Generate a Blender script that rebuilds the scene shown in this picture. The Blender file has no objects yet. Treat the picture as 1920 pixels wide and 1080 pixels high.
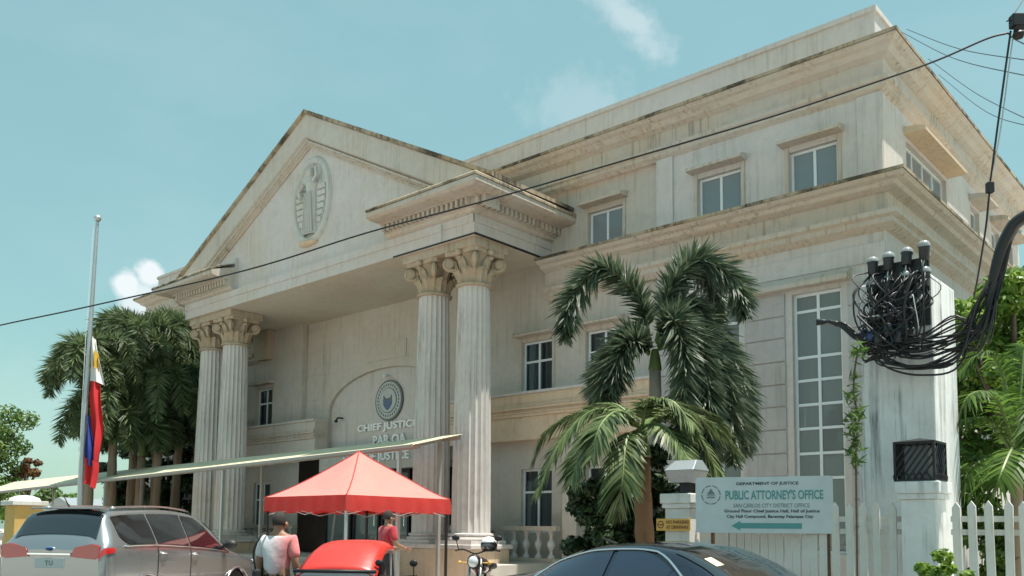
import bpy, math, random
from mathutils import Vector, Matrix, Euler
R = math.radians
rnd = random.Random(11)
sc = bpy.context.scene
col = sc.collection

# ------------------------------------------------------------------ camera
CAM_H = 1.6
F_PX, PP_Y = 1658.0, 848.0
YAW, PITCH, ROLL = R(41.69), R(5.07), R(0.56)
cam_d = bpy.data.cameras.new('camera')
cam = bpy.data.objects.new('camera', cam_d); col.objects.link(cam)
cp, sp, cr, sr = math.cos(PITCH), math.sin(PITCH), math.cos(ROLL), math.sin(ROLL)
fw = Vector((0, cp, sp)); r0 = Vector((1, 0, 0)); u0_ = Vector((0, -sp, cp))
rr = r0*cr + u0_*sr; uu = u0_*cr - r0*sr
cam.matrix_world = Matrix(((rr.x, uu.x, -fw.x, 0), (rr.y, uu.y, -fw.y, 0), (rr.z, uu.z, -fw.z, CAM_H), (0, 0, 0, 1)))
cam_d.sensor_width = 36.0
cam_d.lens = 36.0*F_PX/1920.0
cam_d.shift_y = (PP_Y-540.0)/1920.0
cam_d.clip_end = 3000
sc.camera = cam

# building frame: local x = along the facade (towards the right), local y = into the building
OX, OY = -0.943, 20.3
def W(u, v, z=0.0):
    c, s = math.cos(YAW), math.sin(YAW)
    return Vector((OX + c*u + s*v, OY - s*u + c*v, z))

# ------------------------------------------------------------------ sun, sky, exposure
SUN_EL = R(75)
hu, hv = 0.88, 0.47                       # horizontal sun direction in the building frame
sw = W(hu, hv)-W(0, 0); sw.normalize()
sun_dir = Vector((sw.x*math.cos(SUN_EL), sw.y*math.cos(SUN_EL), math.sin(SUN_EL)))
sd = bpy.data.lights.new('sun', 'SUN'); sd.energy = 4.2; sd.angle = R(0.53); sd.color = (1.0, 0.95, 0.87)
so = bpy.data.objects.new('sun', sd); col.objects.link(so)
so.rotation_euler = sun_dir.to_track_quat('Z', 'Y').to_euler()
so.location = (0, 0, 60)

world = bpy.data.worlds.new('World'); sc.world = world; world.use_nodes = True
wn, wl = world.node_tree.nodes, world.node_tree.links
wn.clear()
wout = wn.new('ShaderNodeOutputWorld'); bg = wn.new('ShaderNodeBackground'); sky = wn.new('ShaderNodeTexSky')
sky.sky_type = 'NISHITA'; sky.sun_disc = False
sky.sun_elevation = SUN_EL; sky.sun_rotation = math.atan2(sw.x, sw.y)
sky.air_density = 1.35; sky.dust_density = 0.9; sky.ozone_density = 0.9; sky.altitude = 10
bg.inputs['Strength'].default_value = 0.11
# a thin even tint for humid tropical air and soft clouds that go on round the whole sky
tint = wn.new('ShaderNodeMix'); tint.data_type = 'RGBA'; tint.blend_type = 'MULTIPLY'
tint.inputs[0].default_value = 1.0
tint.inputs[7].default_value = (0.84, 1.03, 0.81, 1)
wl.new(sky.outputs[0], tint.inputs[6])
hz = wn.new('ShaderNodeMix'); hz.data_type = 'RGBA'; hz.inputs[0].default_value = 0.66
wl.new(tint.outputs[2], hz.inputs[6]); hz.inputs[7].default_value = (1.50, 2.70, 2.85, 1)
tc = wn.new('ShaderNodeTexCoord')
nz = wn.new('ShaderNodeTexNoise'); nz.inputs['Scale'].default_value = 26; nz.inputs['Detail'].default_value = 7; nz.inputs['Roughness'].default_value = 0.6
wl.new(tc.outputs['Generated'], nz.inputs['Vector'])
def vmath(op, a, b=None):
    n = wn.new('ShaderNodeVectorMath'); n.operation = op
    for i, x in enumerate((a, b)):
        if x is None: continue
        if hasattr(x, 'is_linked'): wl.new(x, n.inputs[i])
        else: n.inputs[i].default_value = x
    return n
def fmath(op, a, b=None, clamp=False):
    n = wn.new('ShaderNodeMath'); n.operation = op; n.use_clamp = clamp
    for i, x in enumerate((a, b)):
        if x is None: continue
        if hasattr(x, 'is_linked'): wl.new(x, n.inputs[i])
        else: n.inputs[i].default_value = x
    return n.outputs[0]
def cloud(d, rad, axis=None, stretch=1.0, dens=1.0, soft=0.5, distort=1.0):
    """a puff round direction d; radius and shape in units of the unit sky sphere"""
    d = Vector(d).normalized()
    off = vmath('SUBTRACT', tc.outputs['Generated'], tuple(d)).outputs[0]
    if axis is not None:
        a = Vector(axis).normalized()
        dt = wn.new('ShaderNodeVectorMath'); dt.operation = 'DOT_PRODUCT'
        wl.new(off, dt.inputs[0]); dt.inputs[1].default_value = tuple(a)
        along = fmath('MULTIPLY', dt.outputs['Value'], 1.0-1.0/stretch)
        sc_ = wn.new('ShaderNodeVectorMath'); sc_.operation = 'SCALE'; sc_.inputs[0].default_value = tuple(a)
        wl.new(along, sc_.inputs['Scale'])
        off = vmath('SUBTRACT', off, sc_.outputs[0]).outputs[0]
    ln = wn.new('ShaderNodeVectorMath'); ln.operation = 'LENGTH'; wl.new(off, ln.inputs[0])
    q = fmath('DIVIDE', ln.outputs['Value'], rad)
    q = fmath('ADD', q, fmath('MULTIPLY', fmath('SUBTRACT', nz.outputs[0], 0.5), distort*2.2))
    m = wn.new('ShaderNodeMapRange'); m.interpolation_type = 'SMOOTHSTEP'
    m.inputs['From Min'].default_value = 1.0; m.inputs['From Max'].default_value = 1.0-soft
    m.inputs['To Min'].default_value = 0; m.inputs['To Max'].default_value = dens
    wl.new(q, m.inputs['Value'])
    return m.outputs[0]
def sky_dir(x, y):
    return fw + rr*((x-960)/F_PX) + uu*((PP_Y-y)/F_PX)
puffs = [cloud(sky_dir(237, 533), 0.019, dens=0.95, soft=0.55, distort=0.55), cloud(sky_dir(281, 512), 0.0185, dens=0.95, soft=0.5, distort=0.55),
         cloud(sky_dir(262, 560), 0.026, dens=0.8, soft=0.6, distort=0.6),
         cloud(sky_dir(1175, 35), 0.030, axis=rr*0.75-uu*0.65, stretch=3.2, dens=0.42, soft=1.0, distort=1.1),
         cloud(sky_dir(1090, 185), 0.045, axis=rr, stretch=1.8, dens=0.20, soft=1.0, distort=1.2),
         cloud(sky_dir(40, 790), 0.10, axis=rr, stretch=2.0, dens=0.12, soft=1.0, distort=0.8)]
tot = puffs[0]
for p_ in puffs[1:]: tot = fmath('MAXIMUM', tot, p_)
nz2 = wn.new('ShaderNodeTexNoise'); nz2.inputs['Scale'].default_value = 2.6; nz2.inputs['Detail'].default_value = 9; nz2.inputs['Roughness'].default_value = 0.58
mp2 = wn.new('ShaderNodeMapping'); mp2.inputs['Scale'].default_value = (1, 1, 2.6); mp2.inputs['Location'].default_value = (3.1, 0.4, 1.0)
wl.new(tc.outputs['Generated'], mp2.inputs['Vector']); wl.new(mp2.outputs[0], nz2.inputs['Vector'])
mr2 = wn.new('ShaderNodeMapRange'); mr2.inputs['From Min'].default_value = 0.5; mr2.inputs['From Max'].default_value = 0.85; mr2.inputs['To Max'].default_value = 0.12
wl.new(nz2.outputs[0], mr2.inputs['Value'])
tot = fmath('MAXIMUM', tot, mr2.outputs[0])
cm = wn.new('ShaderNodeMix'); cm.data_type = 'RGBA'
wl.new(tot, cm.inputs[0]); wl.new(hz.outputs[2], cm.inputs[6]); cm.inputs[7].default_value = (4.6, 4.9, 5.0, 1)
wl.new(cm.outputs[2], bg.inputs['Color']); wl.new(bg.outputs[0], wout.inputs[0])

sc.view_settings.view_transform = 'Standard'; sc.view_settings.look = 'None'
sc.view_settings.exposure = 0.85; sc.view_settings.gamma = 1.0
sc.view_settings.use_curve_mapping = False

# ------------------------------------------------------------------ helpers
class MB:
    def __init__(s): s.v = []; s.f = []; s.mi = []; s.cur = 0
    def add(s, vs, fs):
        o = len(s.v); s.v.extend([tuple(p) for p in vs])
        for f in fs: s.f.append([i+o for i in f]); s.mi.append(s.cur)
        return s
    def box(s, x0, x1, y0, y1, z0, z1):
        v = [(x0,y0,z0),(x1,y0,z0),(x1,y1,z0),(x0,y1,z0),(x0,y0,z1),(x1,y0,z1),(x1,y1,z1),(x0,y1,z1)]
        return s.add(v, [(0,3,2,1),(4,5,6,7),(0,1,5,4),(1,2,6,5),(2,3,7,6),(3,0,4,7)])
    def quad(s, a, b, c, d): return s.add([a,b,c,d], [(0,1,2,3)])
    def lathe(s, prof, c=(0,0,0), n=16, cap=True):
        vs = []; fs = []
        for r, z in prof:
            for k in range(n):
                a = 2*math.pi*k/n; vs.append((c[0]+r*math.cos(a), c[1]+r*math.sin(a), c[2]+z))
        m = len(prof)
        for i in range(m-1):
            for k in range(n):
                k2 = (k+1) % n; fs.append((i*n+k, i*n+k2, (i+1)*n+k2, (i+1)*n+k))
        if cap:
            fs.append(tuple(range(n-1, -1, -1))); fs.append(tuple(range((m-1)*n, m*n)))
        return s.add(vs, fs)
    def tube(s, pts, r, n=6, cap=True):
        pts = [Vector(p) for p in pts]
        rs = r if isinstance(r, (list, tuple)) else [r]*len(pts)
        vs = []; fs = []; prev = None
        for i, p in enumerate(pts):
            t = (pts[min(i+1, len(pts)-1)]-pts[max(i-1, 0)])
            if t.length < 1e-9: t = Vector((0,0,1))
            t.normalize()
            if prev is None:
                a = Vector((0,0,1)) if abs(t.z) < 0.9 else Vector((1,0,0)); nrm = t.cross(a).normalized()
            else:
                nrm = prev - t*prev.dot(t)
                nrm = nrm.normalized() if nrm.length > 1e-6 else t.orthogonal().normalized()
            prev = nrm; b = t.cross(nrm)
            for k in range(n):
                a = 2*math.pi*k/n; vs.append(p + (nrm*math.cos(a)+b*math.sin(a))*rs[i])
        for i in range(len(pts)-1):
            for k in range(n):
                k2 = (k+1) % n; fs.append((i*n+k, i*n+k2, (i+1)*n+k2, (i+1)*n+k))
        if cap:
            fs.append(tuple(range(n-1, -1, -1))); fs.append(tuple(range((len(pts)-1)*n, len(pts)*n)))
        return s.add(vs, fs)
    def prism(s, poly, f0, f1):
        """poly: list of 2D points; f0/f1 map a 2D point to 3D for both ends"""
        n = len(poly); vs = [f0(p) for p in poly]+[f1(p) for p in poly]
        fs = [tuple(range(n)), tuple(range(2*n-1, n-1, -1))]+[(i, (i+1) % n, n+(i+1) % n, n+i) for i in range(n)]
        return s.add(vs, fs)
    def ball(s, c, rx, ry, rz, n=12, m=8, zmin=-1.0, zmax=1.0):
        a0 = math.asin(max(-1, zmin)); a1 = math.asin(min(1, zmax)); vs = []; fs = []
        for i in range(m+1):
            a = a0+(a1-a0)*i/m
            for k in range(n):
                b = 2*math.pi*k/n
                vs.append((c[0]+rx*math.cos(a)*math.cos(b), c[1]+ry*math.cos(a)*math.sin(b), c[2]+rz*math.sin(a)))
        for i in range(m):
            for k in range(n):
                k2 = (k+1) % n; fs.append((i*n+k, i*n+k2, (i+1)*n+k2, (i+1)*n+k))
        fs.append(tuple(range(n-1, -1, -1))); fs.append(tuple(range(m*n, (m+1)*n)))
        return s.add(vs, fs)
    def xf(s, mat, start=0):
        for i in range(start, len(s.v)): s.v[i] = tuple(mat @ Vector(s.v[i]))
        return s
    def mesh(s, name):
        me = bpy.data.meshes.new(name); me.from_pydata(s.v, [], s.f); me.update(); return me
    def build(s, name, mat, parent=None, smooth=False, bevel=0.0, kind=None):
        me = s.mesh(name)
        mats = mat if isinstance(mat, (list, tuple)) else [mat]
        for m in mats: me.materials.append(m)
        if len(mats) > 1: me.polygons.foreach_set('material_index', s.mi)
        if smooth: smooth_mesh(me, smooth)
        return link(name, me, parent, bevel, kind)
def smooth_mesh(me, ang):
    me.polygons.foreach_set('use_smooth', [True]*len(me.polygons))
    if ang is not True:
        try: me.set_sharp_from_angle(angle=R(ang))
        except Exception: pass
def link(name, me, parent=None, bevel=0.0, kind=None):
    o = bpy.data.objects.new(name, me); col.objects.link(o)
    if parent: o.parent = parent
    if bevel:
        b = o.modifiers.new('bevel', 'BEVEL'); b.width = bevel; b.segments = 2; b.limit_method = 'ANGLE'; b.angle_limit = R(40)
    if kind: o['kind'] = kind
    return o
def tag(o, label, cat, group=None):
    o['label'] = label; o['category'] = cat
    if group: o['group'] = group
    return o
def empty(name, loc, rz, label=None, cat=None, group=None):
    o = bpy.data.objects.new(name, None); col.objects.link(o); o.location = loc; o.rotation_euler = (0, 0, rz); o.empty_display_size = 0.3
    if label: tag(o, label, cat, group)
    return o
def copy_tree(o, parent=None):
    c = o.copy(); col.objects.link(c); c.parent = parent
    for ch in list(o.children): copy_tree(ch, c)
    return c
def text_mesh(s, width=None, height=None, depth=0.004, bold=0.0, mat=None, name='lettering'):
    cu = bpy.data.curves.new(name, 'FONT'); cu.body = s; cu.size = 1.0; cu.extrude = 0.0; cu.offset = bold
    cu.align_x = 'CENTER'; cu.align_y = 'BOTTOM_BASELINE'; cu.resolution_u = 3
    cu.extrude = 0.5
    t = bpy.data.objects.new(name, cu); col.objects.link(t)
    bpy.context.view_layer.update()
    me = bpy.data.meshes.new_from_object(t.evaluated_get(bpy.context.evaluated_depsgraph_get()))
    bpy.data.objects.remove(t); bpy.data.curves.remove(cu)
    xs = [v.co.x for v in me.vertices]; ys = [v.co.y for v in me.vertices]
    w = max(xs)-min(xs); h = max(ys)-min(ys); cx = (max(xs)+min(xs))/2; y0 = min(ys)
    sx = width/w if width else height/h; sy = height/h if height else sx
    # stand the text up: x along, z up, facing -y
    for v in me.vertices:
        x, y, z = v.co; v.co = ((x-cx)*sx, -z*depth, (y-y0)*sy)
    me.materials.clear()
    if mat: me.materials.append(mat)
    me.name = name
    return me

# ------------------------------------------------------------------ materials
def newmat(name):
    m = bpy.data.materials.new(name); m.use_nodes = True
    nt = m.node_tree; b = nt.nodes['Principled BSDF']
    return m, nt.nodes, nt.links, b
def plain(name, c, rough=0.6, metal=0.0, spec=0.5, coat=0.0, var=0.0, bump=0.0, scale=20, sheen=0.0):
    m, n, l, b = newmat(name)
    b.inputs['Base Color'].default_value = (*c, 1); b.inputs['Roughness'].default_value = rough
    b.inputs['Metallic'].default_value = metal; b.inputs['Specular IOR Level'].default_value = spec
    b.inputs['Coat Weight'].default_value = coat; b.inputs['Coat Roughness'].default_value = 0.04
    if sheen: b.inputs['Sheen Weight'].default_value = sheen
    if var or bump:
        tcn = n.new('ShaderNodeTexCoord'); ns = n.new('ShaderNodeTexNoise'); ns.inputs['Scale'].default_value = scale
        ns.inputs['Detail'].default_value = 6; l.new(tcn.outputs['Object'], ns.inputs['Vector'])
        if var:
            mx = n.new('ShaderNodeMix'); mx.data_type = 'RGBA'
            mx.inputs[6].default_value = (*[x*(1-var) for x in c], 1); mx.inputs[7].default_value = (*[min(1, x*(1+var)) for x in c], 1)
            l.new(ns.outputs[0], mx.inputs[0]); l.new(mx.outputs[2], b.inputs['Base Color'])
        if bump:
            bp = n.new('ShaderNodeBump'); bp.inputs['Strength'].default_value = bump; bp.inputs['Distance'].default_value = 0.01
            l.new(ns.outputs[0], bp.inputs['Height']); l.new(bp.outputs[0], b.inputs['Normal'])
    return m
def stucco(name, c, dirt=(0.10, 0.09, 0.075), amount=0.5, warm=None, streak=1.0, rough=0.88, black=0.0):
    """painted cement: broad tone drift, fine speckle, weathering streaks that run down"""
    m, n, l, b = newmat(name)
    b.inputs['Roughness'].default_value = rough; b.inputs['Specular IOR Level'].default_value = 0.25
    t = n.new('ShaderNodeTexCoord')
    def noise(scale, detail=6, vscale=(1,1,1), rough=0.6):
        mp = n.new('ShaderNodeMapping'); mp.inputs['Scale'].default_value = vscale
        l.new(t.outputs['Object'], mp.inputs['Vector'])
        q = n.new('ShaderNodeTexNoise'); q.inputs['Scale'].default_value = scale; q.inputs['Detail'].default_value = detail; q.inputs['Roughness'].default_value = rough
        l.new(mp.outputs[0], q.inputs['Vector']); return q.outputs[0]
    def ramp(x, a, c_):
        q = n.new('ShaderNodeMapRange'); q.inputs['From Min'].default_value = a; q.inputs['From Max'].default_value = c_; l.new(x, q.inputs['Value']); return q.outputs[0]
    def mix(f, a, c_, mode='MIX'):
        q = n.new('ShaderNodeMix'); q.data_type = 'RGBA'; q.blend_type = mode
        for i, x in ((0, f), (6, a), (7, c_)):
            if hasattr(x, 'is_linked'): l.new(x, q.inputs[i])
            else: q.inputs[i].default_value = x if i == 0 else (*x, 1)
        return q.outputs[2]
    def mul(a, k):
        q = n.new('ShaderNodeMath'); q.operation = 'MULTIPLY'; l.new(a, q.inputs[0])
        if hasattr(k, 'is_linked'): l.new(k, q.inputs[1])
        else: q.inputs[1].default_value = k
        return q.outputs[0]
    w = warm or (c[0]*1.02, c[1]*0.86, c[2]*0.70)
    base = mix(ramp(noise(0.45, 4), 0.38, 0.68), c, w)
    base = mix(mul(ramp(noise(6, 8), 0.35, 0.7), 0.35), base, (c[0]*0.72, c[1]*0.72, c[2]*0.72))
    st = mul(ramp(noise(1.9, 8, (6, 6, 0.28), 0.68), 0.50, 0.70), ramp(noise(0.9, 3), 0.38, 0.58))
    base = mix(mul(st, 0.75*amount*streak), base, dirt)
    sp_ = ramp(noise(38, 4), 0.62, 0.78)
    base = mix(mul(sp_, 0.35*amount), base, dirt)
    pt = mul(ramp(noise(2.3, 9, (1, 1, 1), 0.7), 0.58, 0.7), 0.55*amount)
    base = mix(pt, base, (c[0]*0.55, c[1]*0.5, c[2]*0.42))
    if black: base = mix(mul(ramp(noise(1.1, 9, (1, 1, 1), 0.72), 0.47, 0.60), black), base, (0.03, 0.028, 0.024))
    l.new(base, b.inputs['Base Color'])
    bp = n.new('ShaderNodeBump'); bp.inputs['Strength'].default_value = 0.35; bp.inputs['Distance'].default_value = 0.012
    l.new(noise(60, 5), bp.inputs['Height']); l.new(bp.outputs[0], b.inputs['Normal'])
    return m
def leafmat(name, dark, light, trans=0.3, rough=0.45):
    m, n, l, b = newmat(name)
    g = n.new('ShaderNodeNewGeometry'); mx = n.new('ShaderNodeMix'); mx.data_type = 'RGBA'
    mx.inputs[6].default_value = (*dark, 1); mx.inputs[7].default_value = (*light, 1)
    l.new(g.outputs['Random Per Island'], mx.inputs[0]); l.new(mx.outputs[2], b.inputs['Base Color'])
    b.inputs['Roughness'].default_value = rough; b.inputs['Specular IOR Level'].default_value = 0.5
    tr = n.new('ShaderNodeBsdfTranslucent'); l.new(mx.outputs[2], tr.inputs['Color'])
    ms = n.new('ShaderNodeMixShader'); ms.inputs[0].default_value = trans
    l.new(b.outputs[0], ms.inputs[1]); l.new(tr.outputs[0], ms.inputs[2])
    l.new(ms.outputs[0], n['Material Output'].inputs['Surface'])
    return m
def glassmat(name, tint, clear=0.5, rough=0.03):
    m, n, l, b = newmat(name)
    b.inputs['Base Color'].default_value = (*tint, 1); b.inputs['Roughness'].default_value = rough; b.inputs['Specular IOR Level'].default_value = 0.8
    tr = n.new('ShaderNodeBsdfTransparent'); tr.inputs['Color'].default_value = (0.75, 0.8, 0.82, 1)
    ms = n.new('ShaderNodeMixShader'); ms.inputs[0].default_value = clear
    l.new(b.outputs[0], ms.inputs[1]); l.new(tr.outputs[0], ms.inputs[2]); l.new(ms.outputs[0], n['Material Output'].inputs['Surface'])
    return m
M = {}
M['wall'] = stucco('cream_stucco', (0.575, 0.535, 0.49), amount=0.5, warm=(0.55, 0.485, 0.41))
M['wall_white'] = stucco('pale_stucco', (0.60, 0.57, 0.56), amount=0.42, warm=(0.59, 0.54, 0.49))
M['pediment'] = stucco('pediment_stucco', (0.63, 0.59, 0.575), amount=0.38, warm=(0.60, 0.53, 0.46))
M['panel'] = stucco('grey_panel', (0.48, 0.465, 0.475), amount=0.45, warm=(0.47, 0.43, 0.40))
M['trim'] = stucco('trim_stucco', (0.55, 0.505, 0.455), amount=0.7, warm=(0.57, 0.47, 0.365), streak=1.3)
M['peach'] = stucco('peach_stucco', (0.68, 0.54, 0.40), amount=0.6, warm=(0.68, 0.51, 0.35))
M['soffit'] = stucco('soffit_paint', (0.66, 0.60, 0.52), amount=0.3, warm=(0.64, 0.55, 0.44))
M['column'] = stucco('column_stucco', (0.67, 0.635, 0.615), amount=0.6, warm=(0.64, 0.58, 0.54), streak=1.2)
M['capital'] = stucco('capital_stucco', (0.52, 0.44, 0.35), amount=0.9, warm=(0.47, 0.35, 0.23))
M['relief'] = stucco('relief_plaster', (0.60, 0.60, 0.58), amount=0.5, warm=(0.56, 0.54, 0.48))
M['mould'] = stucco('mouldy_cap', (0.42, 0.36, 0.27), dirt=(0.04, 0.037, 0.03), amount=1.2, streak=1.4, black=0.85)
M['frame'] = plain('white_frame', (0.72, 0.76, 0.78), 0.4, var=0.06)
M['glass'] = glassmat('window_glass', (0.26, 0.29, 0.285), 0.36)  # reflected surroundings painted in as a pale base colour
M['glass3'] = glassmat('upper_window_glass', (0.27, 0.32, 0.345), 0.24)  # sky reflection put into the pale blue base colour
M['glass2'] = glassmat('clear_window_glass', (0.04, 0.05, 0.06), 0.5)
M['curtain'] = plain('curtain', (0.36, 0.38, 0.38), 0.9, var=0.12, scale=6)
M['curtain2'] = plain('curtain_beige', (0.50, 0.46, 0.38), 0.9, var=0.12, scale=6)
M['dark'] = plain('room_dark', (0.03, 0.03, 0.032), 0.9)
M['asphalt'] = plain('asphalt', (0.055, 0.055, 0.055), 0.9, var=0.25, bump=0.4, scale=14)
M['concrete'] = plain('concrete_paving', (0.52, 0.48, 0.43), 0.9, var=0.18, bump=0.3, scale=3)
M['conc_pillar'] = stucco('limewashed_concrete', (0.78, 0.79, 0.79), dirt=(0.07, 0.075, 0.07), amount=0.55, warm=(0.74, 0.75, 0.74), streak=2.4, black=0.06)
M['white_paint'] = stucco('old_white_paint', (0.80, 0.80, 0.78), dirt=(0.12, 0.10, 0.08), amount=0.75, warm=(0.58, 0.53, 0.44))
M['blackm'] = plain('black_metal', (0.02, 0.02, 0.022), 0.5, 0.3)
M['cable'] = plain('black_cable', (0.012, 0.012, 0.013), 0.42)
M['steel'] = plain('galvanised_steel', (0.50, 0.52, 0.53), 0.42, 0.75, var=0.15)
M['rust'] = plain('rusty_steel', (0.16, 0.085, 0.05), 0.85, 0.2, var=0.4, bump=0.3)
M['chrome'] = plain('chrome', (0.85, 0.86, 0.88), 0.12, 1.0)
M['rubber'] = plain('rubber', (0.018, 0.018, 0.018), 0.8)
M['trunk'] = stucco('palm_trunk', (0.30, 0.25, 0.19), dirt=(0.08, 0.07, 0.05), amount=0.9, warm=(0.27, 0.17, 0.10))
M['trunk2'] = stucco('palm_trunk_brown', (0.30, 0.18, 0.11), dirt=(0.08, 0.06, 0.04), amount=0.9, warm=(0.26, 0.15, 0.085))
M['trunk_pale'] = stucco('palm_trunk_pale', (0.46, 0.44, 0.40), amount=0.9)
M['shaft'] = plain('palm_crownshaft', (0.16, 0.22, 0.07), 0.5, var=0.3, scale=4)
M['bark'] = plain('bark', (0.12, 0.085, 0.06), 0.9, var=0.3, bump=0.5)
M['foxtail'] = leafmat('foxtail_leaf', (0.024, 0.052, 0.026), (0.19, 0.235, 0.15), 0.28, 0.5)
M['foxtail_far'] = leafmat('foxtail_leaf_far', (0.030, 0.060, 0.025), (0.19, 0.25, 0.11), 0.35, 0.5)
M['palm'] = leafmat('palm_leaf', (0.035, 0.075, 0.022), (0.28, 0.34, 0.15), 0.35, 0.4)
M['tree'] = leafmat('tree_leaf', (0.035, 0.08, 0.015), (0.16, 0.28, 0.045), 0.45)
M['tree_l'] = leafmat('tree_leaf_pale', (0.06, 0.12, 0.02), (0.17, 0.27, 0.06), 0.35)
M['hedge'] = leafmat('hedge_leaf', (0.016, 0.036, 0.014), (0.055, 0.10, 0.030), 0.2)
M['bush'] = leafmat('bush_leaf', (0.08, 0.17, 0.02), (0.30, 0.43, 0.07), 0.5)

M['rustleaf'] = leafmat('rusty_leaf', (0.10, 0.05, 0.02), (0.22, 0.11, 0.04), 0.25)

# ------------------------------------------------------------------ ground, road, pavement
def gz(v):                                # the forecourt climbs a little towards the building
    t = min(1, max(0, (v+7.0)/3.0)); return 0.25*t*t*(3-2*t)
g = MB(); rows = [-140, -60, -30, -18.9]; 
ext = [-400, -120, -40, -20, 0, 10, 20, 60, 160, 400]
vs = [-400, -120, -40, -20, -17.7, -7.0, -6.4, -5.8, -5.2, -4.6, -4.0, 0, 20, 60, 160, 500, 900]
for i in range(len(ext)-1):
    for j in range(len(vs)-1):
        g.quad(*[W(a, b, gz(b)-0.012) for a, b in ((ext[i], vs[j]), (ext[i+1], vs[j]), (ext[i+1], vs[j+1]), (ext[i], vs[j+1]))])
g.build('ground', M['concrete'], kind='structure')
g = MB(); g.quad(W(-200, -17.5, 0.0), W(200, -17.5, 0.0), W(200, -7.05, 0.0), W(-200, -7.05, 0.0))
g.build('road', M['asphalt'], kind='structure')
g = MB()
for i in range(60):
    g.quad(W(-120+i*4, -13.0, 0.004), W(-118+i*4, -13.0, 0.004), W(-118+i*4, -12.87, 0.004), W(-120+i*4, -12.87, 0.004))
g.build('road_marking', M['white_paint'], kind='structure')

# ------------------------------------------------------------------ the building
MID = -6.78
B = empty('government_building', W(0, 0), -YAW,
          'three storey cream justice hall with columned portico and triangular pediment', 'building')
def mir(u): return 2*MID-u
def wall_v(mb, u0, u1, z0, z1, v, ops, d=0.22):
    """wall facing the street with openings (ua, ub, za, zb) and their reveals"""
    us = sorted({u0, u1, *[a for o in ops for a in o[:2]]}); zs = sorted({z0, z1, *[a for o in ops for a in o[2:]]})
    for i in range(len(us)-1):
        for j in range(len(zs)-1):
            cu, cz = (us[i]+us[i+1])/2, (zs[j]+zs[j+1])/2
            if any(o[0] < cu < o[1] and o[2] < cz < o[3] for o in ops): continue
            mb.quad((us[i], v, zs[j]), (us[i+1], v, zs[j]), (us[i+1], v, zs[j+1]), (us[i], v, zs[j+1]))
    for a, b, c, e in ops:
        w = v+d
        mb.quad((a, v, c), (a, w, c), (a, w, e), (a, v, e)); mb.quad((b, v, c), (b, v, e), (b, w, e), (b, w, c))
        mb.quad((a, v, e), (a, w, e), (b, w, e), (b, v, e)); mb.quad((a, v, c), (b, v, c), (b, w, c), (a, w, c))
def sweep(mb, path, prof, closed_ends=True):
    """sweep a moulding: path = plan polyline, prof = (out, z); outward is to the right of travel"""
    P = [Vector(p) for p in path]; ring = []
    for i, p in enumerate(P):
        ns = []
        for a, b in ((i-1, i), (i, i+1)):
            if a < 0 or b >= len(P): continue
            t = (P[b]-P[a]).normalized(); ns.append(Vector((t.y, -t.x)))
        if len(ns) == 1: off = ns[0]
        else:
            k = ns[0]+ns[1]; off = k/(k.dot(ns[0]))
        ring.append([(p.x+off.x*o, p.y+off.y*o, z) for o, z in prof])
    n = len(prof); vs = [q for r_ in ring for q in r_]; fs = []
    for i in range(len(P)-1):
        for k in range(n-1): fs.append((i*n+k, i*n+k+1, (i+1)*n+k+1, (i+1)*n+k))
    if closed_ends:
        fs.append(tuple(range(n))); fs.append(tuple(range((len(P)-1)*n, len(P)*n)[::-1]))
    mb.add(vs, fs)
def mpath(path): return [(mir(u), v) for u, v in path][::-1]

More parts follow.
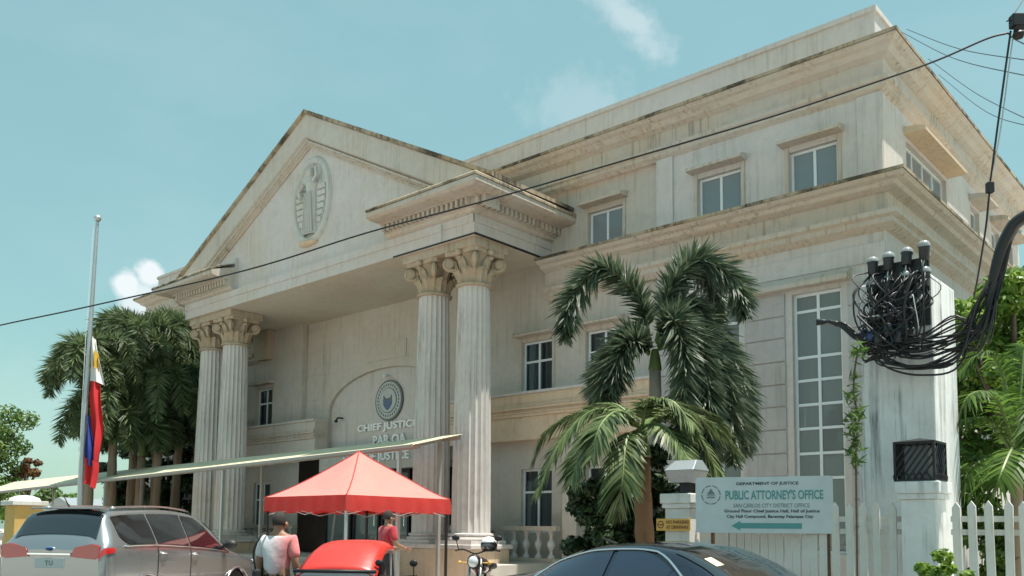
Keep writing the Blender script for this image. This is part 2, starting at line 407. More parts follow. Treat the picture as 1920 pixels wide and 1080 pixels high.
def window(ua, ub, za, zb, v, rows, cols=2, hood=None, hood_z=None, glass='glass', fr=0.055, mat_w='frame', axis='v', curtain=True):
    """rows: z heights of the transoms; hood: how far the cap sticks out"""
    f = MB(); y0, y1 = v+0.10, v+0.16
    f.box(ua, ua+fr, y0, y1, za, zb); f.box(ub-fr, ub, y0, y1, za, zb)
    f.box(ua+fr, ub-fr, y0+.002, y1, zb-fr, zb); f.box(ua+fr, ub-fr, y0+.002, y1, za, za+fr)
    w = f.build('window', M[mat_w], B, bevel=0.006)
    xs = [ua+fr+(ub-ua-2*fr)*i/cols for i in range(cols+1)]
    zs = [za+fr]+list(rows)+[zb-fr]
    for i in range(1, cols):
        m = MB(); m.box(xs[i]-0.030, xs[i]+0.030, y0+.006, y1-.006, za+fr, zb-fr); m.build('mullion', M[mat_w], w)
    for r_ in rows:
        m = MB(); m.box(ua+fr, ub-fr, y0+.010, y1-.010, r_-0.028, r_+0.028); m.build('transom', M[mat_w], w)
    for i in range(cols):
        for j in range(len(zs)-1):
            m = MB(); tl = rnd.uniform(-.004, .004)
            m.add([(xs[i], y0+.03+tl, zs[j]), (xs[i+1], y0+.03-tl, zs[j]), (xs[i+1], y0+.03-tl, zs[j+1]), (xs[i], y0+.03+tl, zs[j+1])], [(0,1,2,3)])
            m.build('pane', M[glass], w)
    if curtain and rnd.random() < .8:
        m = MB(); n = 40; pv = []
        op = rnd.uniform(.15, .85); drop = zb-rnd.choice((0, 0, .25, .6))*(zb-za) if glass == 'glass3' else zb
        for k in range(n+1):
            x = ua+(ub-ua)*k/n; y = v+.30+0.035*math.sin(k*1.25)+0.012*math.sin(k*2.9+1)
            pv.append((x, y))
        gap = int(n*op)
        for k in range(n):
            if abs(k-gap) < rnd.choice((2, 3, 5)): continue
            (xa, ya), (xb, yb) = pv[k], pv[k+1]
            m.quad((xa, ya, za-.05), (xb, yb, za-.05), (xb, yb, zb+.05), (xa, ya, zb+.05))
        m.build('curtain', M[rnd.choice(('curtain', 'curtain2', 'curtain'))], w, smooth=True)
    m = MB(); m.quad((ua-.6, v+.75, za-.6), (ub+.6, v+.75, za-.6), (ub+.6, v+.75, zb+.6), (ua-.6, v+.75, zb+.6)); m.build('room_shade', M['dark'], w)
    if hood:
        hz = hood_z or zb+.1; m = MB(); a, b = ua-.14, ub+.14
        m.prism([(0, hz), (-hood, hz), (-hood, hz+.06), (-hood*.7, hz+.10), (0, hz+.15)], lambda p: (a, v+p[0]-.002, p[1]), lambda p: (b, v+p[0]-.002, p[1]))
        m.build('hood', M['trim'], w, bevel=0.008)
        for x0, x1 in ((ua-.09, ua-.003), (ub+.003, ub+.09)):
            m = MB(); m.box(x0, x1, v-.03, v+.05, za, hz-.002); m.build('jamb', M['trim'], w, bevel=0.006)
    return w

# --- right wing and its mirror on the left
W3 = (8.45, 9.58)
for side in (0, 1):
    X = (lambda u: u) if not side else mir
    def op(a, b, c, d): return (min(X(a), X(b)), max(X(a), X(b)), c, d)
    pav = [op(4.38, 5.45, *W3), op(6.55, 7.57, *W3), op(4.40, 5.36, 1.2, 6.53), op(6.55, 7.58, 1.2, 6.53)]
    m = MB(); a, b = sorted((X(3.3), X(8.48)))
    wall_v(m, a, b, 0.2, 11.2, 2.74, pav)
    # return of the pavilion towards the centre
    m.quad((X(3.3), 2.74, .2), (X(3.3), 2.88, .2), (X(3.3), 2.88, 11.2), (X(3.3), 2.74, 11.2))
    m.build('wing_wall', M['wall_white'], B)
    mid = [op(1.2, 2.24, *W3), op(-.98, .06, 5.18, 6.56), op(1.14, 2.18, 5.18, 6.56), op(-.98, .06, 1.55, 3.2), op(1.14, 2.18, 1.55, 3.2)]
    m = MB(); a, b = sorted((X(-2.66), X(3.3)))
    wall_v(m, a, b, 0.2, 11.2, 2.88, mid); m.build('connecting_wall', M['wall'], B)
    for o in pav[:2]: window(*o, 2.74, [], hood=.30, hood_z=9.70, glass='glass3')
    for o in pav[2:]: window(*o, 2.74, [2.72, 3.22, 3.73, 4.22, 4.72, 5.20, 6.16], glass='glass', fr=.06)
    window(*mid[0], 2.88, [], hood=.30, hood_z=9.72, glass='glass3')
    for o in mid[1:3]: window(*o, 2.88, [6.03], hood=.28, hood_z=6.68, glass='glass2')
    for o in mid[3:]: window(*o, 2.88, [2.6], hood=None, glass='glass2')
    # long lintel over the tall windows
    m = MB(); a, b = sorted((X(4.2), X(7.8)))
    m.prism([(0, 6.62), (-.22, 6.62), (-.22, 6.72), (-.12, 6.82), (0, 6.86)], lambda p: (a, 2.738+p[0], p[1]), lambda p: (b, 2.738+p[0], p[1]))
    m.build('lintel', M['trim'], B, bevel=.008)
    # raised wall panels with sunk joints
    zz = [1.2, 1.75, 2.27, 2.77, 3.24, 3.73, 4.21, 4.67, 5.15, 5.64, 6.10, 6.58]
    for a0, b0 in ((5.50, 6.40), (7.72, 8.465), (3.32, 4.25)):
        for k in range(len(zz)-1):
            a, b = sorted((X(a0), X(b0)))
            m = MB(); m.box(a, b, 2.708, 2.738, zz[k]+.014, zz[k+1]-.014); m.build('wall_panel', M['panel'], B, bevel=.006)
    for a0, b0 in ((3.32, 8.465),):
        a, b = sorted((X(a0), X(b0)))
        m = MB(); m.box(a, b, 2.712, 2.738, 6.90, 7.28); m.build('wall_panel', M['wall_white'], B, bevel=.006)
    # corner pilaster strips of the top storey
    for a0, b0 in ((7.99, 8.475), (3.31, 3.75)):
        a, b = sorted((X(a0), X(b0))); m = MB(); m.box(a, b, 2.695, 2.738, 8.4, 10.3); m.build('pilaster', M['wall_white'], B, bevel=.006)
    # mouldings
    def pth(p): return mpath(p) if side else p
    straight = pth([(-.02, 2.74), (8.48, 2.74), (8.48, 14.0)])
    m = MB(); sweep(m, straight, [(0, 8.60), (.53, 8.50), (.53, 8.43)]); m.build('cornice_cap', M['mould'], B)
    m = MB(); sweep(m, straight, [(.001, 8.5), (.515, 8.428), (.44, 8.37), (.33, 8.34), (.28, 8.27), (.13, 8.22), (.09, 8.2), (.09, 7.84), (.001, 7.84)]); m.build('storey_cornice', M['trim'], B)
    m = MB(); sweep(m, pth([(-.02, 2.88), (2.9, 2.88), (2.9, 2.74), (8.48, 2.74), (8.48, 14.0)]), [(.001, 7.838), (.30, 7.81), (.30, 7.72), (.21, 7.68), (.21, 7.58), (.11, 7.53), (.001, 7.48)]); m.build('storey_moulding', M['trim'], B)
    straight = pth([(-4.5, 2.74), (8.48, 2.74), (8.48, 14.0)])
    m = MB(); sweep(m, straight, [(0, 11.33), (.45, 11.28), (.45, 11.20)]); m.build('cornice_cap', M['mould'], B)
    m = MB(); sweep(m, straight, [(.001, 11.25), (.435, 11.198), (.36, 11.13), (.28, 11.09), (.2, 11.0), (.1, 10.95), (.055, 10.93), (.055, 10.59), (.17, 10.56), (.17, 10.48), (.11, 10.45), (.11, 10.37), (.03, 10.31), (.001, 10.28)])
    m.build('roof_cornice', M['trim'], B)
    par = [(-6.6, 3.05), (8.27, 3.05), (8.27, 13.8)]
    if side: par = mpath([(-6.7, 3.05), (8.27, 3.05), (8.27, 13.8)])
    m = MB(); sweep(m, par, [(-.18, 11.2), (-.18, 12.26), (.05, 12.28), (.05, 12.17), (.001, 12.15), (0, 11.2)])
    m.build('parapet', M['wall_white'], B)
    # side elevation
    m = MB(); xs = X(8.48)
    sw_ops = [(4.1, 6.9, 8.45, 9.75), (8.9, 9.7, 8.45, 9.75), (10.9, 11.7, 8.45, 9.75), (12.4, 13.2, 8.45, 9.75), (5.0, 6.2, 3.0, 6.5), (9.0, 10.2, 3.0, 6.5)]
    start = len(m.v); wall_v(m, 2.74, 14.0, .2, 11.2, 0, sw_ops, .22)
    for i in range(start, len(m.v)):
        x, y, z = m.v[i]; m.v[i] = (xs-y if not side else xs+y, x, z)
    m.build('side_wall', M['wall_white'], B)
    if not side:
        for k, (a, b, c, d) in enumerate(sw_ops):
            f = MB(); f.box(xs-.16, xs-.10, a, a+.05, c, d); f.box(xs-.16, xs-.10, b-.05, b, c, d); f.box(xs-.158, xs-.10, a+.05, b-.05, d-.05, d); f.box(xs-.158, xs-.10, a+.05, b-.05, c, c+.05)
            w = f.build('window', M['frame'], B)
            nn = max(1, round((b-a)/.9))
            for q in range(1, nn+1):
                f = MB(); y = a+(b-a)*q/(nn+1); f.box(xs-.155, xs-.105, y-.024, y+.024, c+.05, d-.05); f.build('mullion', M['frame'], w)
            f = MB(); f.quad((xs-.13, a, c), (xs-.13, b, c), (xs-.13, b, d), (xs-.13, a, d)); f.build('pane', M['glass3'], w)
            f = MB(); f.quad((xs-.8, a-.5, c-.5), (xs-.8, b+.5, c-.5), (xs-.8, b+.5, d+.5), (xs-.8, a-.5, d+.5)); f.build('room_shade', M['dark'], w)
            if k < 4:
                f = MB(); hz = 9.85
                f.prism([(0, hz), (.42, hz), (.42, hz+.06), (.3, hz+.11), (0, hz+.15)], lambda p: (xs+.002+p[0], a-.12, p[1]), lambda p: (xs+.002+p[0], b+.12, p[1]))
                f.build('hood', M['peach'] if k == 0 else M['trim'], w, bevel=.008)
    # balcony band with its mouldings (projecting from the connecting wall)
    a, b = sorted((X(-4.0), X(3.28)))
    m = MB(); m.box(a, b, 2.52, 3.06, 3.92, 4.52); m.box(a, b, 2.50, 3.06, 4.84, 5.10); m.build('balcony_band', M['peach'] if not side else M['wall'], B, bevel=.01)
    m = MB(); m.box(a, b, 2.42, 3.05, 4.70, 4.76); m.box(a, b, 2.46, 3.05, 4.76, 4.84); m.box(a, b, 2.47, 3.05, 4.52, 4.60); m.box(a, b, 2.44, 3.05, 4.60, 4.64); m.box(a, b, 2.48, 3.05, 4.64, 4.70)
    m.build('band_moulding', M['peach'] if not side else M['trim'], B, bevel=.008)
    m = MB(); m.box(a, b, 2.44, 3.07, 5.10, 5.17); m.build('ledge', M['wall_white'], B, bevel=.008)
    # porch pier, podium and balustrade under the balcony
    a, b = sorted((X(.72), X(1.16))); m = MB(); m.box(a, b, 2.46, 2.98, .25, 3.918); m.build('porch_pier', M['wall'], B, bevel=.012)
    a, b = sorted((X(-2.9), X(3.28))); m = MB(); m.box(a, b, 2.2, 3.02, .2, .84); m.build('podium', M['wall'], B, bevel=.015)
    a, b = sorted((X(-3.3), X(.70)))
    m = MB(); m.box(a, b, 2.24, 2.46, 1.60, 1.72); m.build('balustrade', M['trim'], B, bevel=.012); bal = [o for o in B.children if o.name.startswith('balustrade')][-1]
    m = MB(); m.box(a, b, 2.25, 2.45, .842, .93); m.build('bottom_rail', M['trim'], bal, bevel=.01)
    prof = [(.085, 0), (.085, .05), (.05, .07), (.085, .14), (.095, .2), (.07, .27), (.04, .36), (.052, .42), (.058, .44), (.052, .46), (.04, .5)]
    prof = [(.09, 0), (.09, .05), (.045, .10), (.04, .16), (.06, .22), (.10, .30), (.105, .345), (.085, .40), (.045, .45), (.04, .55), (.06, .58), (.06, .61), (.09, .64), (.09, .67)]
    me = MB().lathe(prof, n=10).mesh('baluster'); me.materials.append(M['column']); smooth_mesh(me, 40)
    k = a+.18
    while k < b-.1:
        o = link('baluster', me, bal); o.location = (k, 2.35, .93); k += .40

# --- centre bay behind the columns: wall with an arched sunk panel
AR, AS, AT = 2.85, 5.42, 6.62            # arch half width, spring, crown
def arch_pts(r_, s_, t_, n=28): return [(MID+r_*math.cos(math.pi*(1-i/n)), s_+(t_-s_)*math.sin(math.pi*i/n)) for i in range(n+1)]
m = MB(); A = arch_pts(AR, AS, AT); v = 3.10; lo, hi = 4.12, 8.6; ul, ur = -10.9, -2.66
for (xa, za), (xb, zb) in zip(A[:-1], A[1:]):
    m.quad((xa, v, za), (xb, v, zb), (xb, v, hi), (xa, v, hi)); m.quad((xa, v, za), (xa, v+.12, za), (xb, v+.12, zb), (xb, v, zb))
for x0, x1 in ((ul, MID-AR), (MID+AR, ur)): m.quad((x0, v, lo), (x1, v, lo), (x1, v, hi), (x0, v, hi))
for x in (MID-AR, MID+AR): m.quad((x, v, lo), (x, v+.12, lo), (x, v+.12, AS), (x, v, AS))
m.quad((ul, v, lo), (ul, 2.88, lo), (ul, 2.88, hi), (ul, v, hi)); m.quad((ur, v, lo), (ur, 2.88, lo), (ur, 2.88, hi), (ur, v, hi))
m.build('centre_wall', M['wall'], B)
m = MB(); m.box(MID-AR-.1, MID+AR+.1, v+.12, v+.2, lo-.5, AT+.1); m.build('arch_panel', M['wall_white'], B)
m = MB(); m.box(MID-.95, MID+.95, v-.03, v+.02, 6.86, 7.42); m.build('wall_panel', M['wall'], B, bevel=.006)
for zj in (5.15, 5.9, 6.75, 7.55):
    for x0, x1 in ((ul+.03, MID-AR-.35), (MID+AR+.35, ur-.03)):
        m = MB(); m.box(x0, x1, v-.022, v+.01, zj+.012, zj+.70); m.build('wall_panel', M['wall'], B, bevel=.006)
# portico beam over the doors
m = MB(); m.box(-9.6, -3.96, 2.75, 3.3, 3.42, 4.10); m.build('door_lintel', M['wall'], B, bevel=.012)
m = MB(); m.box(-9.62, -3.94, 2.70, 3.3, 4.10, 4.16); m.build('ledge', M['trim'], B, bevel=.01)
m = MB(); m.box(-9.6, -3.96, 2.7, 3.25, .2, .84); m.build('podium', M['wall'], B)
for k, (a, b) in enumerate(((-9.55, -8.2), (-8.1, -6.83), (-6.73, -5.46), (-5.36, -4.0))):
    f = MB(); f.box(a, a+.09, 3.0, 3.1, .84, 3.42); f.box(b-.09, b, 3.0, 3.1, .84, 3.42); f.box(a+.09, b-.09, 3.002, 3.1, 3.3, 3.42); f.box(a+.09, b-.09, 3.002, 3.1, .84, 1.05); f.box(a+.09, b-.09, 3.004, 3.1, 2.62, 2.7)
    d = f.build('door', M['blackm'], B, bevel=.006)
    f = MB(); f.quad((a+.05, 3.05, .9), (b-.05, 3.05, .9), (b-.05, 3.05, 3.4), (a+.05, 3.05, 3.4)); f.build('pane', M['glass'], d)
    f = MB(); f.tube([(b-.16, 2.95, 1.7), (b-.16, 2.95, 2.3)], .015); f.build('handle', M['chrome'], d)
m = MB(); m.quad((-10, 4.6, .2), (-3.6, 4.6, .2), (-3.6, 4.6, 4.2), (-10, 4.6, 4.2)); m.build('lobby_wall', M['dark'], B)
m = MB(); m.box(-14.2, .6, .05, 3.0, .2, .82); 
for i in range(4): m.box(-10.8-.0, -2.8, -.30-.3*i, .06-.3*i, .2, .82-.15*(i+1))
m.build('portico_steps', M['concrete'], B, bevel=.01)

# --- portico: beam, ceiling, returns, pediment
UL, UR = mir(0.0), 0.0
m = MB(); m.box(UL, UR, 0, .9, 8.57, 8.80); m.box(UL, UR, .0, .03, 8.80, 9.06); 
m = MB()
m.add([(UL, 0, 8.57), (UR, 0, 8.57), (UR, 0, 8.86), (UL, 0, 8.86), (UL, -.03, 8.86), (UR, -.03, 8.86), (UR, -.03, 9.06), (UL, -.03, 9.06), (UL, .3, 9.06), (UR, .3, 9.06), (UL, 3.0, 8.57), (UR, 3.0, 8.57), (UL, 3.0, 9.06), (UR, 3.0, 9.06)],
      [(0,1,2,3), (3,2,5,4), (4,5,6,7), (7,6,9,8)])
for x, s in ((UR, 1), (UL, -1)):
    m.add([(x, 0, 8.57), (x, 3.0, 8.57), (x, 3.0, 8.86), (x, 0, 8.86), (x+s*.03, -.03, 8.86), (x+s*.03, 3.0, 8.86), (x+s*.03, 3.0, 9.06), (x+s*.03, -.03, 9.06)], [(0,1,2,3), (3,2,5,4), (4,5,6,7)])
m.build('entablature', M['pediment'], B)
m = MB(); m.quad((UL, 0.001, 8.572), (UR, 0.001, 8.572), (UR, 3.25, 8.572), (UL, 3.25, 8.572)); m.build('portico_ceiling', M['soffit'], B)
m = MB(); m.box(-2.9, .006, -.008, .012, 8.562, 8.60); m.build('stained_seam', M['cable'], B)
m = MB(); m.box(-.012, .008, .014, 2.85, 8.562, 8.615); m.build('stained_seam', M['cable'], B)
m = MB()                                                  # frieze above the beam, carries the cornice returns
for a, b in ((-3.05, 0.0), (UL, mir(-3.05))): m.box(a+.002, b-.002, .004, 3.0, 9.06, 10.1)
m.build('frieze', M['wall_white'], B)
RP = [(.001, 9.92), (.78, 9.66), (.82, 9.62), (.82, 9.56)]
RB = [(.001, 9.8), (.80, 9.558), (.80, 9.44), (.72, 9.40), (.66, 9.39), (.34, 9.385), (.34, 9.36), (.20, 9.355), (.20, 9.17), (.14, 9.15), (.11, 9.10), (.04, 9.07), (.001, 9.06)]
dent = []
for side in (0, 1):
    path = [(-3.05, 0.0), (0.0, 0.0), (0.0, 3.0)]
    if side: path = mpath(path)
    m = MB(); sweep(m, path, RP); m.build('cornice_cap', M['mould'], B)
    m = MB(); sweep(m, path, RB); m.build('portico_cornice', M['trim'], B)
    m = MB(); k = -2.98
    while k < .12:
        a, b = (k, k+.085) if not side else (mir(k+.085), mir(k)); m.box(a, b, -.32, -.19, 9.19, 9.352); k += .165
    k = -.22
    while k < 2.9:
        a, b = (.19, .32) if not side else (mir(.32), mir(.19)); m.box(a, b, k, k+.085, 9.19, 9.352); k += .165
    m.build('dentil_row', M['trim'], B, kind='stuff')
# tympanum
SL = 0.517; AZ = 13.72
def rz(u, d=0): return AZ-SL*abs(u-MID)-d
m = MB(); m.prism([(mir(-1.0), 9.04), (-1.0, 9.04), (-.35, rz(-.35, .9)), (MID, rz(MID, .9)), (mir(-.35), rz(-.35, .9))], lambda p: (p[0], .10, p[1]), lambda p: (p[0], .30, p[1]))
m.build('tympanum', M['pediment'], B)
def rake(mb, prof, e=0.75):
    pts = [(mir(e), 0), (MID, 0), (e, 0)]
    n = len(prof); vs = []; fs = []
    for u, _ in pts:
        for vv, d in prof: vs.append((u, vv, rz(u, d)))
    for i in range(2):
        for k in range(n-1): fs.append((i*n+k, i*n+k+1, (i+1)*n+k+1, (i+1)*n+k))
    fs.append(tuple(range(n))); fs.append(tuple(range(2*n, 3*n)[::-1])); mb.add(vs, fs)
m = MB(); rake(m, [(8.0, 0), (-.20, 0), (-.20, .10), (-.12, .13)]); m.build('gable_roof', M['mould'], B)
m = MB(); rake(m, [(.4, .12), (-.12, .132), (-.12, .80), (-.02, .86), (.4, .86)], .45); m.build('raking_cornice', M['wall'], B)
m = MB(); rake(m, [(.2, .86), (-.07, .875), (-.07, .94), (-.01, .96), (-.01, .99), (.05, 1.02), (.05, 1.08), (.2, 1.08)], -.5); m.build('raking_moulding', M['trim'], B)
# oval plaster relief
OC = (-6.62, 11.02); OA, OB = .86, 1.24
rel = MB(); n = 40
def oval(k, s, dy): 
    a = 2*math.pi*k/n; return (OC[0]+OA*s*math.cos(a), .10+dy, OC[1]+OB*s*math.sin(a)*(1.0 if math.sin(a) > 0 else 1.0))
prf = [(1.06, 0), (1.04, -.07), (.98, -.11), (.92, -.11), (.87, -.06), (.86, -.03)]
vs = [oval(k, s, d) for s, d in prf for k in range(n)]
fs = [(i*n+k, i*n+(k+1) % n, (i+1)*n+(k+1) % n, (i+1)*n+k) for i in range(len(prf)-1) for k in range(n)]+[tuple(range((len(prf)-1)*n, len(prf)*n))]
rel.add(vs, fs); rel_o = rel.build('oval_relief', M['relief'], B, smooth=50)
fig = MB()                                                # robed standing figure with raised head and crown
def slabz(z0, z1, w0, w1, d0, d1, cx=0.0, cx1=None):
    cx1 = cx if cx1 is None else cx1; q = 9
    for i in range(q):
        a0, a1 = math.pi*i/q, math.pi*(i+1)/q
        def pt(a, w, d, z, c): return (OC[0]+c-w*math.cos(a), .07-d*math.sin(a), OC[1]+z)
        fig.quad(pt(a0, w0, d0, z0, cx), pt(a1, w0, d0, z0, cx), pt(a1, w1, d1, z1, cx1), pt(a0, w1, d1, z1, cx1))
slabz(-1.02, -.3, .30, .26, .14, .16); slabz(-.3, .25, .26, .20, .16, .15); slabz(.25, .5, .20, .27, .15, .16); slabz(.5, .62, .27, .09, .16, .11); slabz(.62, .7, .08, .08, .11, .11)
fig.ball((OC[0], .0, OC[1]+.80), .105, .12, .14, 12, 8)
for k in range(5): fig.tube([(OC[0]-.12+.06*k, -.03, OC[1]+.9), (OC[0]-.15+.075*k, -.05, OC[1]+1.06)], [.025, .008], 5)
fig.tube([(OC[0]-.24, -.06, OC[1]+.5), (OC[0]-.42, -.08, OC[1]+.30), (OC[0]-.30, -.1, OC[1]+.05)], [.07, .06, .045], 7)
fig.tube([(OC[0]+.24, -.06, OC[1]+.5), (OC[0]+.40, -.08, OC[1]+.62), (OC[0]+.36, -.1, OC[1]+.86)], [.07, .06, .045], 7)
for k in range(6): fig.tube([(OC[0]-.22+.088*k, -.075, OC[1]-.98), (OC[0]-.13+.052*k, -.095, OC[1]+.2)], [.03, .018], 5)
fig.build('relief_figure', M['relief'], rel_o, smooth=50)
for s in (-1, 1):
    for k in range(6):
        z = OC[1]-.72+.19*k; lim = OA*.80*math.sqrt(max(0, 1-((z-OC[1])/(OB*.86))**2))
        a, b = sorted((OC[0]+s*.33, OC[0]+s*max(.42, lim)))
        f = MB(); f.prism([(0, z), (0, z+.15), (-.075, z+.13), (-.045, z+.01)], lambda p: (a, .07+p[0], p[1]), lambda p: (b, .07+p[0], p[1])); f.build('relief_slat', M['relief'], rel_o, bevel=.004)
f = MB(); f.ball((OC[0]-.1, .05, OC[1]-OB+.0), .42, .16, .10, 14, 6); f.build('relief_corbel', M['peach'], rel_o, smooth=True)

# --- columns
def fluted(n=20, q=6):
    mb = MB(); zs = [i/14 for i in range(15)]; N = n*q; vs = []; fs = []
    for t in zs:
        r_ = .475-.085*(t**1.7) if t > .02 else .475
        for k in range(N):
            a = 2*math.pi*k/N; ph = (k % q)/q
            dd = .055*math.sin(math.pi*ph)**.7 if .02 < t < .985 else 0
            vs.append(((r_-dd)*math.cos(a), (r_-dd)*math.sin(a), 1.52+t*(7.50-1.52)))
    for i in range(len(zs)-1):
        for k in range(N): fs.append((i*N+k, i*N+(k+1) % N, (i+1)*N+(k+1) % N, (i+1)*N+k))
    mb.add(vs, fs); return mb
me_shaft = fluted().mesh('column'); me_shaft.materials.append(M['column']); smooth_mesh(me_shaft, 30)
mb = MB(); mb.box(-.6, .6, -.6, .6, 1.27, 1.36); mb.lathe([(.58, 1.36), (.6, 1.39), (.58, 1.43), (.52, 1.44), (.52, 1.46), (.55, 1.47), (.55, 1.51), (.5, 1.53)], n=36)
me_base = mb.mesh('base'); me_base.materials.append(M['column']); smooth_mesh(me_base, 40)
mb = MB(); mb.lathe([(.40, 7.48), (.45, 7.50), (.46, 7.54), (.43, 7.57), (.38, 7.58), (.37, 7.9), (.40, 8.1), (.47, 8.24), (.52, 8.27)], n=28)
def leaf(ang, r_, z0, h, w, out):                         # curling acanthus leaf
    prof = [(0, 0, .55), (.03, .35*h, .95), (.05, .62*h, 1.0), (.10, .82*h, .9), (out*.75, .97*h, .7), (out, .95*h, .55), (out*1.05, .84*h, .3)]
    vs = []; fs = []
    for o, z, ww in prof:
        for s_ in (-1, -.55, 0, .55, 1):
            rad = r_+o+(.035 if s_ == 0 else 0)-.03*abs(s_)
            t_ = s_*w*ww/2
            vs.append((rad*math.cos(ang)-t_*math.sin(ang), rad*math.sin(ang)+t_*math.cos(ang), z0+z+(.02 if abs(s_) == .55 else 0)))
    for i in range(len(prof)-1):
        for k in range(4): fs.append((i*5+k, i*5+k+1, (i+1)*5+k+1, (i+1)*5+k))
    mb.add(vs, fs)
for k in range(8): leaf(math.pi*k/4+math.pi/8, .385, 7.56, .36, .31, .16)
for k in range(8): leaf(math.pi*k/4, .375, 7.60, .60, .27, .21)
for k in range(4):                                        # corner volutes
    a = math.pi/4+k*math.pi/2; d = Vector((math.cos(a), math.sin(a), 0)); pts = []
    for i in range(26):
        t_ = i/25; th = -math.pi*.6+t_*math.pi*3.6; r_ = .155*(1-t_*.8)
        pts.append(d*(.60+r_*math.cos(th))+Vector((0, 0, 8.10+r_*math.sin(th))))
    pts = [d*.40+Vector((0, 0, 7.72)), d*.47+Vector((0, 0, 7.9))]+pts
    mb.tube(pts, [.04, .05]+[.055-.0012*i for i in range(26)], 7)
    side_ = Vector((-d.y, d.x, 0))
    for s_ in (-1, 1): mb.tube([d*.60+Vector((0, 0, 8.10))-side_*.0, d*.60+Vector((0, 0, 8.10))+side_*.07*s_], [.13, .10], 12)
for k in range(4):                                        # small flower in the middle of each face
    a = k*math.pi/2; d = Vector((math.cos(a), math.sin(a), 0)); mb.ball(tuple(d*.55+Vector((0, 0, 8.30))), .09, .09, .09, 8, 5)
ab = []                                                   # abacus with hollow sides
for k in range(4):
    a = math.pi/4+k*math.pi/2
    for t_ in (-.09, .09): ab.append((.74*math.cos(a+t_), .74*math.sin(a+t_)))
    ab.append((.50*math.cos(a+math.pi/4), .50*math.sin(a+math.pi/4)))
mb.prism(ab, lambda p: (p[0]*.97, p[1]*.97, 8.26), lambda p: (p[0], p[1], 8.36))
me_cap = mb.mesh('capital'); me_cap.materials.append(M['capital']); smooth_mesh(me_cap, 40)
for u in (-.66, -2.07, mir(-2.07), mir(-.66)):
    c = link('column', me_shaft, B); c.location = (u, .70, 0)
    link('base', me_base, c); link('capital', me_cap, c)
for a, b in ((-2.75, 0.0), (mir(0.0), mir(-2.75))):
    m = MB(); m.box(a, b, .04, 1.36, .2, 1.16); m.build('pedestal', M['peach'], B, bevel=.02)
    m = MB(); m.box(a-.06, b+.06, -.02, 1.42, 1.16, 1.27); m.build('pedestal_cap', M['column'], B, bevel=.02)
    m = MB(); m.box(a+.08, b-.08, .12, 1.3, 8.36, 8.571); m.build('impost', M['capital'], B, bevel=.015)
# plaster bracket under the ceiling at the far end of the back wall
m = MB(); u = -13.0; m.prism([(-.3, 7.55), (.3, 7.55), (.42, 8.1), (.46, 8.57), (-.46, 8.57), (-.42, 8.1)], lambda p: (u+p[0], 2.55, p[1]), lambda p: (u+p[0], 2.9, p[1])); m.build('bracket', M['capital'], B, bevel=.03)
# roof slab, back walls
m = MB(); m.box(mir(8.3), 8.3, 3.05, 13.9, 11.1, 11.25); m.build('roof_slab', M['mould'], B)
m = MB(); m.quad((mir(8.48), 14.0, .2), (8.48, 14.0, .2), (8.48, 14.0, 11.2), (mir(8.48), 14.0, 11.2)); m.build('rear_wall', M['wall'], B)

# --- seal and lettering on the centre wall
M['letter'] = plain('pale_letters', (0.86, 0.86, 0.84), 0.4, 0.0)
M['letter_d'] = plain('tarnished_letters', (0.10, 0.09, 0.08), 0.5, 0.3)
M['seal_d'] = plain('seal_dark', (0.14, 0.15, 0.15), 0.6, var=0.3)
M['seal_l'] = plain('seal_light', (0.46, 0.49, 0.48), 0.6, var=0.25, scale=12)
M['seal_b'] = plain('seal_blue', (0.09, 0.14, 0.24), 0.5)
M['seal_r'] = plain('seal_red', (0.40, 0.05, 0.05), 0.5)
def disc_v(c, r_, y, th, n=40): 
    mb = MB(); mb.prism([(r_*math.cos(2*math.pi*k/n), r_*math.sin(2*math.pi*k/n)) for k in range(n)], lambda p: (c[0]+p[0], y, c[1]+p[1]), lambda p: (c[0]+p[0], y-th, c[1]+p[1])); return mb
SC_ = (-6.68, 5.58); sy = 3.218
seal = disc_v(SC_, .64, sy, .06).build('wall_seal', M['seal_d'], B)
disc_v(SC_, .58, sy-.06, .015).build('outer_ring', M['seal_l'], seal)
disc_v(SC_, .40, sy-.075, .012).build('ring', M['seal_d'], seal); disc_v(SC_, .375, sy-.087, .01).build('field', M['seal_l'], seal)
f = MB(); f.prism([(-.2, .0), (.2, .0), (.19, -.14), (.1, -.25), (0, -.31), (-.1, -.25), (-.19, -.14)], lambda p: (SC_[0]+p[0], sy-.097, SC_[1]+p[1]), lambda p: (SC_[0]+p[0], sy-.115, SC_[1]+p[1])); f.build('shield', M['seal_b'], seal)
f = MB(); f.prism([(-.2, .0), (-.19, .16), (-.12, .08), (0, .05), (.12, .08), (.19, .16), (.2, .0)], lambda p: (SC_[0]+p[0], sy-.097, SC_[1]+p[1]), lambda p: (SC_[0]+p[0], sy-.112, SC_[1]+p[1])); f.build('eagle_wings', M['seal_d'], seal)
f = MB()
for k in range(28):
    a = 2*math.pi*k/28; x, z = SC_[0]+.49*math.cos(a), SC_[1]+.49*math.sin(a)
    f.box(x-.022, x+.022, sy-.085, sy-.074, z-.035, z+.035)
f.build('ring_marks', M['seal_d'], seal, kind='stuff')
def wall_text(s, u, z, h, w, y, mat):
    o = link('lettering', text_mesh(s, width=w, height=h, depth=.05, bold=.03, mat=mat), B); o.location = (u, y, z); return o
wall_text('CHIEF JUSTICE', MID+.02, 4.62, .29, 2.85, 3.18, M['letter'])
wall_text('PAR OA', MID+.16, 4.22, .30, 1.55, 3.18, M['letter'])
wall_text('HALL OF JUSTICE', MID+.05, 3.60, .34, 3.1, 2.72, M['letter'])
